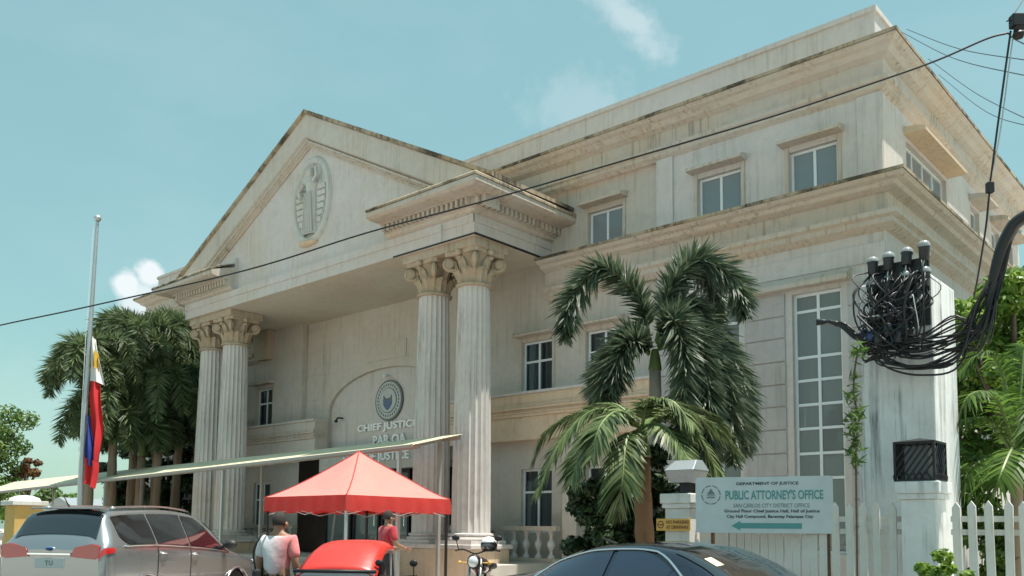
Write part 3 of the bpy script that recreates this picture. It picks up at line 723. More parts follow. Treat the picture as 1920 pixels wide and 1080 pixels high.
f = MB(); f.tube([(-9.0, 3.2, 5.2), (-9.0, 3.0, 5.2), (-9.0, 2.95, 5.12)], .03); f.ball((-9.0, 2.93, 5.08), .06, .06, .05); f.build('wall_lamp', M['blackm'], B)
f = MB(); f.tube([(-6.72, 3.2, 6.36), (-6.72, 3.05, 6.36)], .02); f.ball((-6.72, 3.02, 6.33), .06, .06, .06); f.build('wall_lamp', M['frame'], B)
f = MB(); f.tube([(-1.05, -.06, 9.02), (-1.05, -.06, 8.6)], .012)   # small drip pipe on the beam
f.build('drain_pipe', M['steel'], B)
for (u, v, z0, z1) in ((2.45, 2.9, 7.5, 3.0),):
    f = MB(); f.tube([(u, v+.02, z0), (u, v+.02, z1)], .035); f.build('downpipe', M['wall_white'], B)

# ------------------------------------------------------------------ covered walkway
M['walk_top'] = plain('walkway_sheet', (0.60, 0.56, 0.40), 0.6, var=0.22, scale=3)
M['walk_under'] = plain('walkway_steel', (0.30, 0.30, 0.28), 0.6, var=0.2, scale=3)
wk = empty('covered_walkway', W(0, 0), -YAW, 'long flat cream roofed walkway on thin posts in front of the columns', 'walkway')
def wb_(u): return 3.77+.0105*u                          # back edge height
def wz(u, v=-1.86): return wb_(u)-(.36-.0085*u)*(-.36-v)/1.5
m = MB(); vs_ = [-1.86+.05*i for i in range(31)]
for i in range(len(vs_)-1):
    q = [(x, y, wz(x, y)+.012*((i+k) % 2)) for x, y, k in ((-27.0, vs_[i], 0), (.12, vs_[i], 0), (.12, vs_[i+1], 1), (-27.0, vs_[i+1], 1))]
    m.quad(*q)
m.build('roof_sheet', M['walk_top'], wk)
def slope_bar(name, y0, y1, d0, d1, mat):
    m = MB(); m.add([(x, yy, wz(x, yy)+z) for x in (-26.95, .09) for yy, z in ((y0, d0), (y0, d1), (y1, d1), (y1, d0))], [(0,4,5,1), (1,5,6,2), (2,6,7,3), (3,7,4,0), (0,1,2,3), (4,7,6,5)])
    m.build(name, M[mat], wk)
slope_bar('fascia', -1.89, -1.865, -.05, .02, 'walk_under')
slope_bar('beam', -1.72, -1.65, -.11, -.012, 'walk_under'); slope_bar('beam', -.50, -.43, -.11, -.012, 'walk_under')
u = -26.5
while u < .05:
    m = MB(); m.add([(x, y, wz(x, y)+d) for x in (u, u+.05) for y, d in ((-1.64, -.10), (-1.64, -.014), (-.51, -.014), (-.51, -.10))], [(0,4,5,1), (1,5,6,2), (2,6,7,3), (3,7,4,0), (0,1,2,3), (4,7,6,5)]); m.build('cross_bar', M['walk_under'], wk); u += 1.24
for u in (-22.6, -15.2, -7.9, -.6):
    for y in (-1.72, -.50):
        m = MB(); m.box(u, u+.075, y, y+.075, gz(0)-.01, wz(u, y)-.108); m.build('post', M['steel'] if y < -1 else M['walk_under'], wk)

# ------------------------------------------------------------------ red pop-up tent
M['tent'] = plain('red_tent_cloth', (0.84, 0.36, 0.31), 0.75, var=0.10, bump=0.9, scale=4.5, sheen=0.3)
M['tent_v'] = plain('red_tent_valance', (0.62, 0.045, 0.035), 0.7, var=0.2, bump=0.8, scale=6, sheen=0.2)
for mm in (M['tent'], M['tent_v']):                       # thin cloth lets light through
    nt = mm.node_tree; b = nt.nodes['Principled BSDF']; tr = nt.nodes.new('ShaderNodeBsdfTranslucent'); tr.inputs['Color'].default_value = (0.75, 0.05, 0.045, 1)
    ms = nt.nodes.new('ShaderNodeMixShader'); ms.inputs[0].default_value = .35
    nt.links.new(b.outputs[0], ms.inputs[1]); nt.links.new(tr.outputs[0], ms.inputs[2]); nt.links.new(ms.outputs[0], nt.nodes['Material Output'].inputs['Surface'])
tu, tv, th = -.50, -2.85, 1.36
tent = empty('pop_up_tent', W(tu, tv, gz(tv)), -YAW, 'red pop up canopy tent with peaked pinkish roof beside the portico columns', 'tent')
ze, za = 1.93, 2.98
m = MB(); n = 12
def tent_z(x, y):
    d = max(abs(x), abs(y))/th; return ze+.06-.035*math.sin(math.pi*d)**2*math.sin(6*math.atan2(y, x))*(.5+.5*math.sin(x*2.1))+(za-ze-.06)*((1-d)**1.28*.82+.18*(1-d)) - .03*math.sin(math.pi*d)*(1-min(abs(x), abs(y))/max(.01, max(abs(x), abs(y))))
G = [[(-th+2*th*i/24, -th+2*th*j/24) for j in range(25)] for i in range(25)]
idx = lambda i, j: i*25+j
m.add([(x, y, tent_z(x, y)) for r_ in G for x, y in r_], [(idx(i, j), idx(i+1, j), idx(i+1, j+1), idx(i, j+1)) for i in range(24) for j in range(24)])
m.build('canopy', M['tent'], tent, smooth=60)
for sx_, sy_ in ((-1, -1), (1, -1), (1, 1), (-1, 1)):
    m = MB(); m.tube([(sx_*th*k/14, sy_*th*k/14, tent_z(sx_*th*k/14, sy_*th*k/14)+.004) for k in range(15)], .012, 5); m.build('hip_seam', M['tent_v'], tent, smooth=True)
m = MB(); q = 40
ring = []
for s_, (a, b) in enumerate((((-1, -1), (1, -1)), ((1, -1), (1, 1)), ((1, 1), (-1, 1)), ((-1, 1), (-1, -1)))):
    for k in range(q):
        t_ = k/q; ring.append((a[0]+(b[0]-a[0])*t_, a[1]+(b[1]-a[1])*t_, .012*math.sin(k*1.1+s_)))
N = len(ring); vv_ = []
for zz_, sc2 in ((ze+.065, 1.0), (ze-.08, 1.008), (ze-.24, 1.006)):
    for k, (x, y, w_) in enumerate(ring): vv_.append((x*th*(sc2+w_*(.2 if zz_ > ze else .6)), y*th*(sc2+w_*(.2 if zz_ > ze else .6)), zz_+(.015*math.sin(k*.7) if zz_ < ze-.1 else 0)))
m.add(vv_, [(i*N+k, i*N+(k+1) % N, (i+1)*N+(k+1) % N, (i+1)*N+k) for i in range(2) for k in range(N)])
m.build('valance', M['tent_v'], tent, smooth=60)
for x in (-1, 1):
    for y in (-1, 1):
        m = MB(); X_, Y_ = x*(th-.05), y*(th-.05); m.box(X_-.022, X_+.022, Y_-.022, Y_+.022, 0, ze+.05); m.box(X_-.06, X_+.06, Y_-.06, Y_+.06, -.002, .012)
        m.build('pole', M['steel'] if (x, y) == (1, -1) else M['blackm'], tent)
m = MB()
for a, b in (((-1, -1), (1, -1)), ((1, -1), (1, 1)), ((1, 1), (-1, 1)), ((-1, 1), (-1, -1))):
    A_, B_ = Vector((a[0]*(th-.06), a[1]*(th-.06), 0)), Vector((b[0]*(th-.06), b[1]*(th-.06), 0)); Mi = (A_+B_)/2
    for p, q_ in ((A_, Mi), (Mi, B_)):
        m.tube([p+Vector((0, 0, ze-.02)), q_+Vector((0, 0, ze-.3))], .012, 5); m.tube([p+Vector((0, 0, ze-.3)), q_+Vector((0, 0, ze-.02))], .012, 5)
m.build('truss', M['steel'], tent)

# ------------------------------------------------------------------ plants
def at(x, y, Y):
    """a point of the place at depth Y from the street corner"""
    d = sky_dir(x, y); return Vector((0, 0, CAM_H)) + d*(Y/d.y)
def spline(P, n):
    P = [Vector(p) for p in P]; out = []
    Q = [P[0]*2-P[1]]+P+[P[-1]*2-P[-2]]
    for i in range(len(P)-1):
        p0, p1, p2, p3 = Q[i:i+4]
        for k in range(n):
            t = k/n; out.append(.5*((2*p1)+(p2-p0)*t+(2*p0-5*p1+4*p2-p3)*t*t+(3*p1-p0-3*p2+p3)*t**3))
    out.append(P[-1]); return out
def leaflet(mb, base, d, nrm, L, w, droop):
    d = d.normalized(); s_ = d.cross(nrm)
    s_ = s_.normalized() if s_.length > 1e-4 else d.orthogonal().normalized()
    m1 = base+d*L*.45+Vector((0, 0, -droop*.25*L)); tip = base+d*L+Vector((0, 0, -droop*L))
    mb.add([base-s_*w*.3, base+s_*w*.3, m1+s_*w*.5, m1-s_*w*.5, tip], [(0, 1, 2, 3), (3, 2, 4)])
def frond(mb, P, nleaf, L, w, mode, rg, r0_=.03):
    """a feather palm leaf along the points P; foxtail = bottle brush, feather = two ranks"""
    C = spline(P, 10); mb.cur = 1; mb.tube(C, [r0_*(1-.85*i/(len(C)-1)) for i in range(len(C))], 5); mb.cur = 0
    m = len(C)-1
    for k in range(nleaf):
        t = .10+.90*(k+rg.random())/nleaf; x = t*m; i = min(m-1, int(x)); p = C[i].lerp(C[i+1], x-i)
        T = (C[i+1]-C[i]).normalized(); S = T.cross(Vector((0, 0, 1)))
        S = S.normalized() if S.length > 1e-3 else Vector((1, 0, 0)); N = S.cross(T)
        prof = min(1, .45+2.2*t)*(1-.62*max(0, (t-.72)/.28)**1.5)
        if mode == 'foxtail':
            a = rg.uniform(0, 2*math.pi); d = T*rg.uniform(.45, .8)+(S*math.cos(a)+N*math.sin(a))*.8
            leaflet(mb, p, d, N if rg.random() < .5 else S, L*prof*rg.uniform(.75, 1.1), w, .18)
        else:
            sd_ = 1 if k % 2 else -1; d = T*rg.uniform(.5, .7)+S*sd_*.8+N*rg.uniform(.05, .35)
            leaflet(mb, p, d, N, L*prof*rg.uniform(.85, 1.1), w, rg.uniform(.35, .7))
def trunk_mesh(P, r_, n=12, rings=0):
    mb = MB(); C = spline(P, 8); k = len(C)
    rs = [r_[0]+(r_[1]-r_[0])*i/(k-1) for i in range(k)]
    if rings: rs = [q*(1+.05*math.sin(i*2.3)) for i, q in enumerate(rs)]
    mb.tube(C, rs, n); return mb
def palm(name, label, crown, base, tr, fronds, leaf_mat, mode, nleaf, L, w, seed, group=None, shaft=.8, tmat='trunk'):
    rg = random.Random(seed); crown = Vector(crown); base = Vector(base)
    root = empty(name, base, 0, label, 'palm tree', group); off = -base
    top = crown-Vector((0, 0, shaft))
    t = trunk_mesh([base+off, base.lerp(top, .5)+off+Vector((rg.uniform(-.04, .04), 0, 0)), top+off], tr, 12, 1); t.build('trunk', M[tmat], root, smooth=True)
    if shaft > .05:
        t = trunk_mesh([top+off, top.lerp(crown, .6)+off, crown+off], (tr[1]*1.15, tr[1]*.55), 10); t.build('crownshaft', M['shaft'], root, smooth=True)
    for P in fronds:
        mb = MB(); frond(mb, [Vector(p)+off for p in P], nleaf, L, w, mode, rg)
        mb.build('frond', [M[leaf_mat], M['shaft']], root)
    return root
def radial(crown, n, length, rg, droop=1.0, el=(35, 75)):
    out = []
    for k in range(n):
        a = 2*math.pi*(k+rg.uniform(-.3, .3))/n; e = R(rg.uniform(*el)); d = Vector((math.cos(a), math.sin(a), 0)); ln = length*rg.uniform(.7, 1.2)
        c = Vector(crown)
        out.append([c, c+d*ln*.30*math.cos(e)+Vector((0, 0, ln*.30*math.sin(e))), c+d*ln*.62*math.cos(e*.6)+Vector((0, 0, ln*(.40*math.sin(e)-.10*droop))), c+d*ln*.80*math.cos(e*.5)+Vector((0, 0, ln*(.22*math.sin(e)-.42*droop)))])
    return out
def pl(pts, Y): return [at(x, y, Y+dy) for x, y, dy in pts]

# foxtail palm before the right wing
Y = 14.6
fr_ = [[(1222, 650, 0), (1198, 560, -.1), (1130, 502, -.3), (1072, 560, -.4), (1058, 636, -.4)],
       [(1232, 645, 0), (1258, 540, 0), (1312, 482, -.1), (1378, 528, -.2), (1396, 592, -.2)],
       [(1236, 650, 0), (1300, 585, .2), (1372, 672, .3), (1398, 790, .3), (1384, 850, .3)],
       [(1234, 650, 0), (1275, 590, -.3), (1322, 690, -.5), (1335, 840, -.5)],
       [(1234, 650, 0), (1262, 600, -.5), (1285, 680, -.8), (1272, 830, -.9)],
       [(1218, 660, 0), (1180, 628, -.2), (1140, 690, -.4), (1130, 772, -.4)],
       [(1230, 640, 0), (1252, 555, .4), (1290, 492, .6), (1330, 520, .8), (1352, 600, .9)],
       [(1236, 652, 0), (1310, 625, .5), (1376, 700, .6), (1404, 770, .6)],
       [(1216, 665, 0), (1196, 640, -.3), (1165, 660, -.5), (1150, 735, -.5)],
       [(1236, 650, 0), (1285, 560, .1), (1330, 640, .0), (1372, 760, .1), (1390, 830, .1)],
       [(1236, 655, 0), (1270, 640, .3), (1300, 730, .4), (1300, 850, .4)],
       [(1236, 655, 0), (1320, 636, -.2), (1368, 735, -.3), (1376, 868, -.3)],
       [(1234, 655, 0), (1300, 650, -.5), (1330, 755, -.6), (1322, 878, -.6)],
       [(1218, 662, 0), (1172, 648, .3), (1130, 700, .5), (1122, 768, .5)],
       [(1236, 650, 0), (1290, 640, .7), (1330, 740, .9), (1345, 880, .9)]]
palm('foxtail_palm', 'foxtail palm with dark arching bottle brush fronds before the right wing', at(1228, 655, Y), Vector((at(1228, 990, Y).x, Y, .25)), (.13, .10),
     [pl(f, Y) for f in fr_], 'foxtail', 'foxtail', 720, .47, .042, 5, shaft=.35, tmat='trunk_pale')
# shorter feather palm in front of it
Y = 12.9
fr_ = [[(1200, 800, 0), (1120, 768, -.1), (1050, 830, -.3), (1006, 930, -.4)], [(1200, 800, 0), (1135, 785, -.4), (1092, 840, -.7), (1072, 905, -.8)],
       [(1200, 800, 0), (1105, 772, .2), (1030, 805, .3), (1000, 870, .3)], [(1202, 805, 0), (1176, 822, -.7), (1168, 890, -1.0), (1160, 965, -1.0)],
       [(1206, 800, 0), (1260, 766, 0), (1336, 796, -.1), (1392, 856, -.2)], [(1206, 800, 0), (1270, 782, -.4), (1325, 840, -.6), (1352, 925, -.7)],
       [(1206, 800, 0), (1240, 758, .5), (1310, 770, .9), (1368, 815, 1.0)], [(1202, 800, 0), (1150, 758, .5), (1090, 778, .8), (1042, 860, .9)],
       [(1206, 800, 0), (1246, 800, -.7), (1284, 852, -1.0), (1306, 905, -1.1)], [(1204, 800, 0), (1215, 758, -.3), (1260, 752, -.6), (1300, 800, -.8)],
       [(1200, 800, 0), (1160, 772, -.6), (1125, 800, -1.0), (1108, 860, -1.1)]]
palm('feather_palm', 'short palm with drooping pale green fronds and brown trunk above the hedge', at(1203, 800, Y), Vector((at(1220, 1000, Y).x, Y, .25)), (.16, .12),
     [pl(f, Y) for f in fr_], 'palm', 'feather', 210, .40, .042, 8, shaft=.45, tmat='trunk2')
# palms on the far left
rg = random.Random(4)
for k, (x, y, Yd, n, ln, lab) in enumerate(((262, 650, 31.5, 17, 2.9, 'middle foxtail palm of the left clump, right of the flag'), (345, 640, 33.5, 15, 2.7, 'tallest foxtail palm of the left clump, beside the portico corner'),
                                   (178, 690, 29.5, 16, 2.4, 'leftmost foxtail palm of the clump, behind the flagpole'), (300, 735, 30.5, 15, 2.6, 'low foxtail palm filling the clump under the portico corner'), (215, 770, 29.8, 15, 2.3, 'foxtail palm of the clump just right of the flag, below the middle one'), (268, 812, 30.2, 13, 2.0, 'lowest foxtail palm of the clump, its fronds touching the walkway roof'), (338, 790, 32.5, 13, 2.0, 'foxtail palm low beside the left columns'))):
    c = at(x, y, Yd)
    palm('foxtail_palm', lab, c, Vector((c.x+rg.uniform(-.2, .2), c.y, .25)), (.2, .13), radial(c, n, ln, rg, rg.uniform(.9, 1.4), (5, 85)), 'foxtail_far', 'foxtail', 470, .60, .042, 20+k, 'left palm clump')

def leaves(mb, clumps, n, size, rg, up=.4, ratio=.5):
    """small folded leaves scattered through uneven clumps"""
    wts = [c[1]**2 for c in clumps]
    for _ in range(n):
        c, r_, sq = rg.choices(clumps, wts)[0]
        while True:
            d = Vector((rg.gauss(0, 1), rg.gauss(0, 1), rg.gauss(0, 1)))
            if d.length > .1: break
        d.normalize(); rad = r_*(.45+.6*rg.random()**.6)
        p = Vector(c)+Vector((d.x*rad, d.y*rad, d.z*rad*sq))
        nrm = (d+Vector((0, 0, up))+Vector((rg.gauss(0, .5), rg.gauss(0, .5), rg.gauss(0, .5)))).normalized()
        ax = nrm.cross(Vector((rg.gauss(0, 1), rg.gauss(0, 1), rg.gauss(0, .6)-.6)))
        if ax.length < 1e-3: continue
        ax.normalize(); sd_ = nrm.cross(ax); s = size*rg.uniform(.6, 1.3)
        mb.add([p-ax*s*.5, p+sd_*s*ratio*.5-nrm*s*.06, p+ax*s*.55-nrm*s*.12, p-sd_*s*ratio*.5-nrm*s*.06], [(0, 1, 2), (0, 2, 3)])
def tree(name, label, cat, base, crown_c, spread, nclump, nleaf, size, mat, seed, group=None, trunk_r=.18, squash=.75, trunk=True):
    rg = random.Random(seed); base = Vector(base); root = empty(name, base, 0, label, cat, group)
    cc = Vector(crown_c)-base; clumps = []
    for k in range(nclump):
        while True:
            q = Vector((rg.uniform(-1, 1), rg.uniform(-1, 1), rg.uniform(-1, 1)))
            if .25 < q.length < 1: break
        clumps.append((cc+Vector((q.x*spread[0], q.y*spread[1], q.z*spread[2])), rg.uniform(.24, .42)*min(spread), squash))
    if trunk:
        t = MB(); C = [Vector((0, 0, -.05)), cc*.45+Vector((rg.uniform(-.15, .15), 0, 0)), cc*.85]; t.tube(spline(C, 6), [trunk_r*(1-.65*i/12) for i in range(13)], 9)
        t.build('trunk', M['bark'], root, smooth=True)
        t = MB()
        for c, r_, s_ in clumps[:14]:
            st = cc*rg.uniform(.45, .8); t.tube(spline([st, st.lerp(c, .5)+Vector((0, 0, -.1)), c], 4), [trunk_r*.4*(1-.8*i/8) for i in range(9)], 5)
        t.build('limbs', M['bark'], root, smooth=True)
    mb = MB(); leaves(mb, clumps, nleaf, size, rg); mb.build('crown' if trunk else 'foliage', M[mat], root)
    return root
P = at(1905, 700, 14.5)
tree('garden_tree', 'dense bright green tree rising behind the picket fence by the concrete pillar', 'tree', (P.x+.6, P.y+.6, .25), (P.x+1.0, P.y+.6, 4.15), (2.25, 1.7, 1.9), 60, 26000, .16, 'tree', 31)
P = at(1862, 590, 12.6)
tree('garden_tree', 'sunlit bright green tree crown touching the right edge of the concrete pillar', 'tree', (P.x+.35, P.y, .25), (P.x+.25, P.y, P.z-.35), (.85, .7, .95), 34, 9000, .12, 'bush', 33)
P = at(1960, 600, 18.5)
tree('garden_tree', 'taller tree further back beside the right side wall', 'tree', (P.x+1.5, P.y, .25), (P.x+1.6, P.y, 4.6), (2.6, 2.0, 2.6), 50, 16000, .2, 'tree', 37)
P = at(0, 860, 42)
tree('garden_tree', 'bright green tree at the far left edge', 'tree', (P.x-.8, P.y, .2), (P.x-1.0, P.y, 5.3), (2.2, 2.0, 2.9), 36, 9000, .22, 'tree_l', 41)
P = at(48, 885, 44)
tree('garden_tree', 'small rusty brown leaved tree right of the far left tree', 'tree', (P.x, P.y, .2), (P.x, P.y, 4.2), (.75, .7, 1.1), 12, 1800, .2, 'rustleaf', 43)
for k, (x, Yd, h, lab) in enumerate(((110, 52, 3.6, 'low dark tree seen under the walkway roof right of the yellow gate post'), (235, 50, 4.2, 'far tree seen under the walkway roof behind the flagpole foot'), (330, 47, 4.0, 'far tree seen under the walkway roof beside the left wing'), (-60, 60, 5, 'far tree behind the left edge tree'))):
    P = at(x, 940, Yd); tree('far_tree', lab, 'tree', (P.x, P.y, .2), (P.x, P.y, h*.55), (3.0, 2.4, h*.5), 22, 4200, .3, 'tree', 50+k, 'far trees under the walkway', .2)
# hedges and shrubs
def shrub(name, label, c, spread, ncl, nl, size, mat, seed, group=None): return tree(name, label, 'shrub', (c[0], c[1], c[2]), (c[0], c[1], c[2]+spread[2]), spread, ncl, nl, size, mat, seed, group, trunk=False)
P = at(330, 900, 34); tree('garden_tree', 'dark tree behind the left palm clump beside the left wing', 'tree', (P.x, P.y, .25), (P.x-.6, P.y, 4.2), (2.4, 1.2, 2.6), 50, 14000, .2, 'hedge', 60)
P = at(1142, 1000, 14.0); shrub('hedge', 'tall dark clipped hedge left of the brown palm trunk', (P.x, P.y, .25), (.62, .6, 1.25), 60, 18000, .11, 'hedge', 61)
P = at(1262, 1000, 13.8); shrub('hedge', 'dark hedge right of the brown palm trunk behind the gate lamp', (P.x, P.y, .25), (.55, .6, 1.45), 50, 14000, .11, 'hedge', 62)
P = at(1765, 1075, 8.6); shrub('leafy_shrub', 'bright green leafy shrub before the stained fence pillar', (P.x, P.y, .02), (.40, .3, .76), 40, 4200, .08, 'bush', 63)
P = at(1860, 940, 12.2); shrub('garden_shrub', 'dark shrub mass behind the right picket fence', (P.x+.7, P.y, .25), (1.5, .8, 1.5), 50, 15000, .13, 'tree', 64)
# areca style palm behind the right fence
c = at(1890, 800, 11.6)
palm('areca_palm', 'low garden palm with long arching fronds behind the right picket fence', at(1905, 860, 11.4), Vector((at(1905, 990, 11.4).x, 11.4, .25)), (.09, .07),
     [pl(f, 11.2) for f in ([(1905, 860, 0), (1860, 790, 0), (1800, 790, -.1), (1745, 830, -.2)], [(1905, 860, 0), (1880, 700, 0), (1840, 660, 0), (1800, 700, 0)], [(1905, 860, 0), (1915, 720, .1), (1925, 650, .2), (1960, 660, .3)],
      [(1905, 870, 0), (1860, 860, -.3), (1820, 880, -.5), (1796, 930, -.5)], [(1905, 870, 0), (1950, 800, 0), (1990, 830, 0), (2020, 890, 0)], [(1905, 860, 0), (1870, 750, -.3), (1820, 740, -.5), (1790, 800, -.5)], [(1905, 870, 0), (1900, 840, -.5), (1880, 880, -.9), (1860, 940, -.9)], [(1905, 860, 0), (1935, 760, -.3), (1950, 790, -.6), (1940, 880, -.7)])], 'tree', 'feather', 110, .40, .036, 71, shaft=.2)
# climber on the left edge of the concrete pillar
vn = MB(); rg = random.Random(77); q0 = at(1603, 690, 9.75)
cl = [(at(1604+rg.uniform(-7, 7), y, 9.72), .09, 1.2) for y in (660, 700, 740, 775, 800, 830, 852)]
b0 = at(1604, 1000, 9.72); root = empty('climbing_plant', (b0.x, b0.y, .25), 0, 'thin climbing plant hanging between the tall window and the concrete pillar', 'plant')
leaves(vn, [(c_-root.location, r_*rg.uniform(.5, 1.3), s_*1.3) for c_, r_, s_ in cl], 230, .15, rg, .0, .17); vn.build('foliage', M['tree'], root)
st = MB(); st.tube([(0, 0, 0)]+[c_-root.location for c_, _, _ in cl[::-1]], .012, 5); st.build('stem', M['bark'], root)

# ------------------------------------------------------------------ flag
fp = at(150, 950, 22.0); fp.z = .25
M['flag_r'] = plain('flag_red', (0.62, 0.03, 0.035), 0.8); M['flag_b'] = plain('flag_blue', (0.02, 0.05, 0.26), 0.8); M['flag_w'] = plain('flag_white', (0.75, 0.75, 0.72), 0.8); M['flag_y'] = plain('flag_yellow', (0.75, 0.48, 0.06), 0.8)
pole = empty('flagpole', fp, 0, 'tall thin steel flagpole standing left of the portico', 'flagpole')
m = MB(); m.tube([(0, 0, 0), (0, 0, 4.5), (.06, 0, 9.1)], [.075, .06, .04], 12); m.build('mast', M['steel'], pole, smooth=60)
m = MB(); m.ball((.06, 0, 9.2), .09, .09, .09); m.build('finial', M['steel'], pole, smooth=True)
m = MB(); m.lathe([(.22, 0), (.22, .25), (.13, .32)], n=14); m.build('footing', M['concrete'], pole)
m = MB(); m.tube([(-.03, -.1, .9), (-.035, -.1, 6.0), (.0, -.07, 9.05)], .008, 5); m.tube([(.0, .1, 9.02), (-.06, .1, .95)], .006, 5); m.build('halyard', M['frame'], pole)
fl = empty('national_flag', fp+Vector((.10, -.04, 6.15)), 0, 'limp red, blue and white flag with yellow sun hanging on the pole', 'flag')
def fold_strip(name, z0, z1, x0f, x1f, mat, ph, n=26, m_=14):
    mb = MB(); vs = []; fs = []
    for j in range(m_+1):
        z = z0+(z1-z0)*j/m_
        for i in range(n+1):
            t = i/n; x = x0f(z)+(x1f(z)-x0f(z))*t
            vs.append((x, .10*math.sin(t*9+ph+z*.6)*(.4+.6*t)+.03*math.sin(z*5), z-.12*t*t))
    for j in range(m_):
        for i in range(n): a = j*(n+1)+i; fs.append((a, a+1, a+n+2, a+n+1))
    mb.add(vs, fs); return mb.build(name, M[mat], fl, smooth=True)
w_ = lambda z: .30+.06*math.sin(z*2.1)
fold_strip('white_triangle', -1.15, -.02, lambda z: .0, lambda z: .07+.27*min(1, -z/1.15), 'flag_w', .4)
fold_strip('sun_emblem', -.80, -.38, lambda z: .07, lambda z: .20, 'flag_y', .4).location = (0, -.05, 0)
fold_strip('red_band', -3.5, -1.15, lambda z: .02+.16*max(0, (-z-1.5)/2.0), w_, 'flag_r', 1.2)
fold_strip('blue_band', -3.25, -2.0, lambda z: .0, lambda z: .04+.20*max(0, min(1, (-z-2.0)/.8)), 'flag_b', 2.0).location = (0, -.06, 0)
fold_strip('red_tip', -3.75, -3.1, lambda z: .02, lambda z: .32-.12*max(0, -z-3.3), 'flag_r', .2).location = (0, -.05, 0)

# ------------------------------------------------------------------ street fence, pillars, sign
FV = -4.4
def site(name, u, v, label, cat, group=None, z=None): return empty(name, W(u, v, gz(v) if z is None else z), -YAW, label, cat, group)
def picket(h, w, t=.03):
    mb = MB(); mb.prism([(-w/2, 0), (w/2, 0), (w/2, h-.06), (0, h), (-w/2, h-.06)], lambda p: (p[0], 0, p[1]), lambda p: (p[0], t, p[1])); return mb
def fence(u0, u1, step, w, top, lab, group, solid=False):
    z0 = gz(FV); root = site('picket_fence', u0, FV, lab, 'fence', group); h = top-z0-.25
    me = [picket(h*(1+d), w).mesh('picket') for d in (0, .006, -.008)]
    for q in me: q.materials.append(M['white_paint'])
    k = step*.4
    while k < u1-u0:
        o = link('picket', me[rnd.randrange(3)], root); o.location = (k, 0, .25); o.rotation_euler = (0, R(rnd.uniform(-.7, .7)), 0); k += step
    for zr in ((top-.19, top-.33, .45+z0) if not solid else (top-.25, .5+z0)):
        mb = MB(); mb.box(0, u1-u0, .032, .075, zr-z0-.03, zr-z0+.03); mb.build('rail', M['white_paint'], root)
    mb = MB(); mb.box(0, u1-u0, -.06, .12, -.02, .26); mb.build('base_wall', M['white_paint'], root, bevel=.01)
    return root
fence(8.42, 10.10, .105, .092, 1.90, 'close boarded white fence section under the blue sign board', None, True)
fence(10.12, 10.93, .160, .080, 1.96, 'weathered white pickets between the blue sign and the stained pillar', None)
fence(11.42, 15.2, .160, .080, 1.96, 'white picket fence right of the stained pillar', None)
def pillar(u, w, top, lab, mat):
    root = site('fence_pillar', u, FV, lab, 'pillar'); z0 = gz(FV); h = top-z0
    mb = MB(); mb.box(-w/2, w/2, -w/2, w/2, -.02, h-.19); mb.build('shaft', M[mat], root, bevel=.012)
    mb = MB(); mb.box(-w/2-.03, w/2+.03, -w/2-.03, w/2+.03, h-.19, h-.13); mb.build('neck', M[mat], root, bevel=.01)
    mb = MB(); mb.box(-w/2-.05, w/2+.05, -w/2-.05, w/2+.05, h-.13, h); mb.build('cap', M[mat], root, bevel=.014)
    return root
pillar(8.20, .36, 2.10, 'clean white fence pillar left of the blue sign', 'white_paint')
pillar(11.16, .36, 2.17, 'grey mould stained fence pillar right of the blue sign', 'conc_pillar')
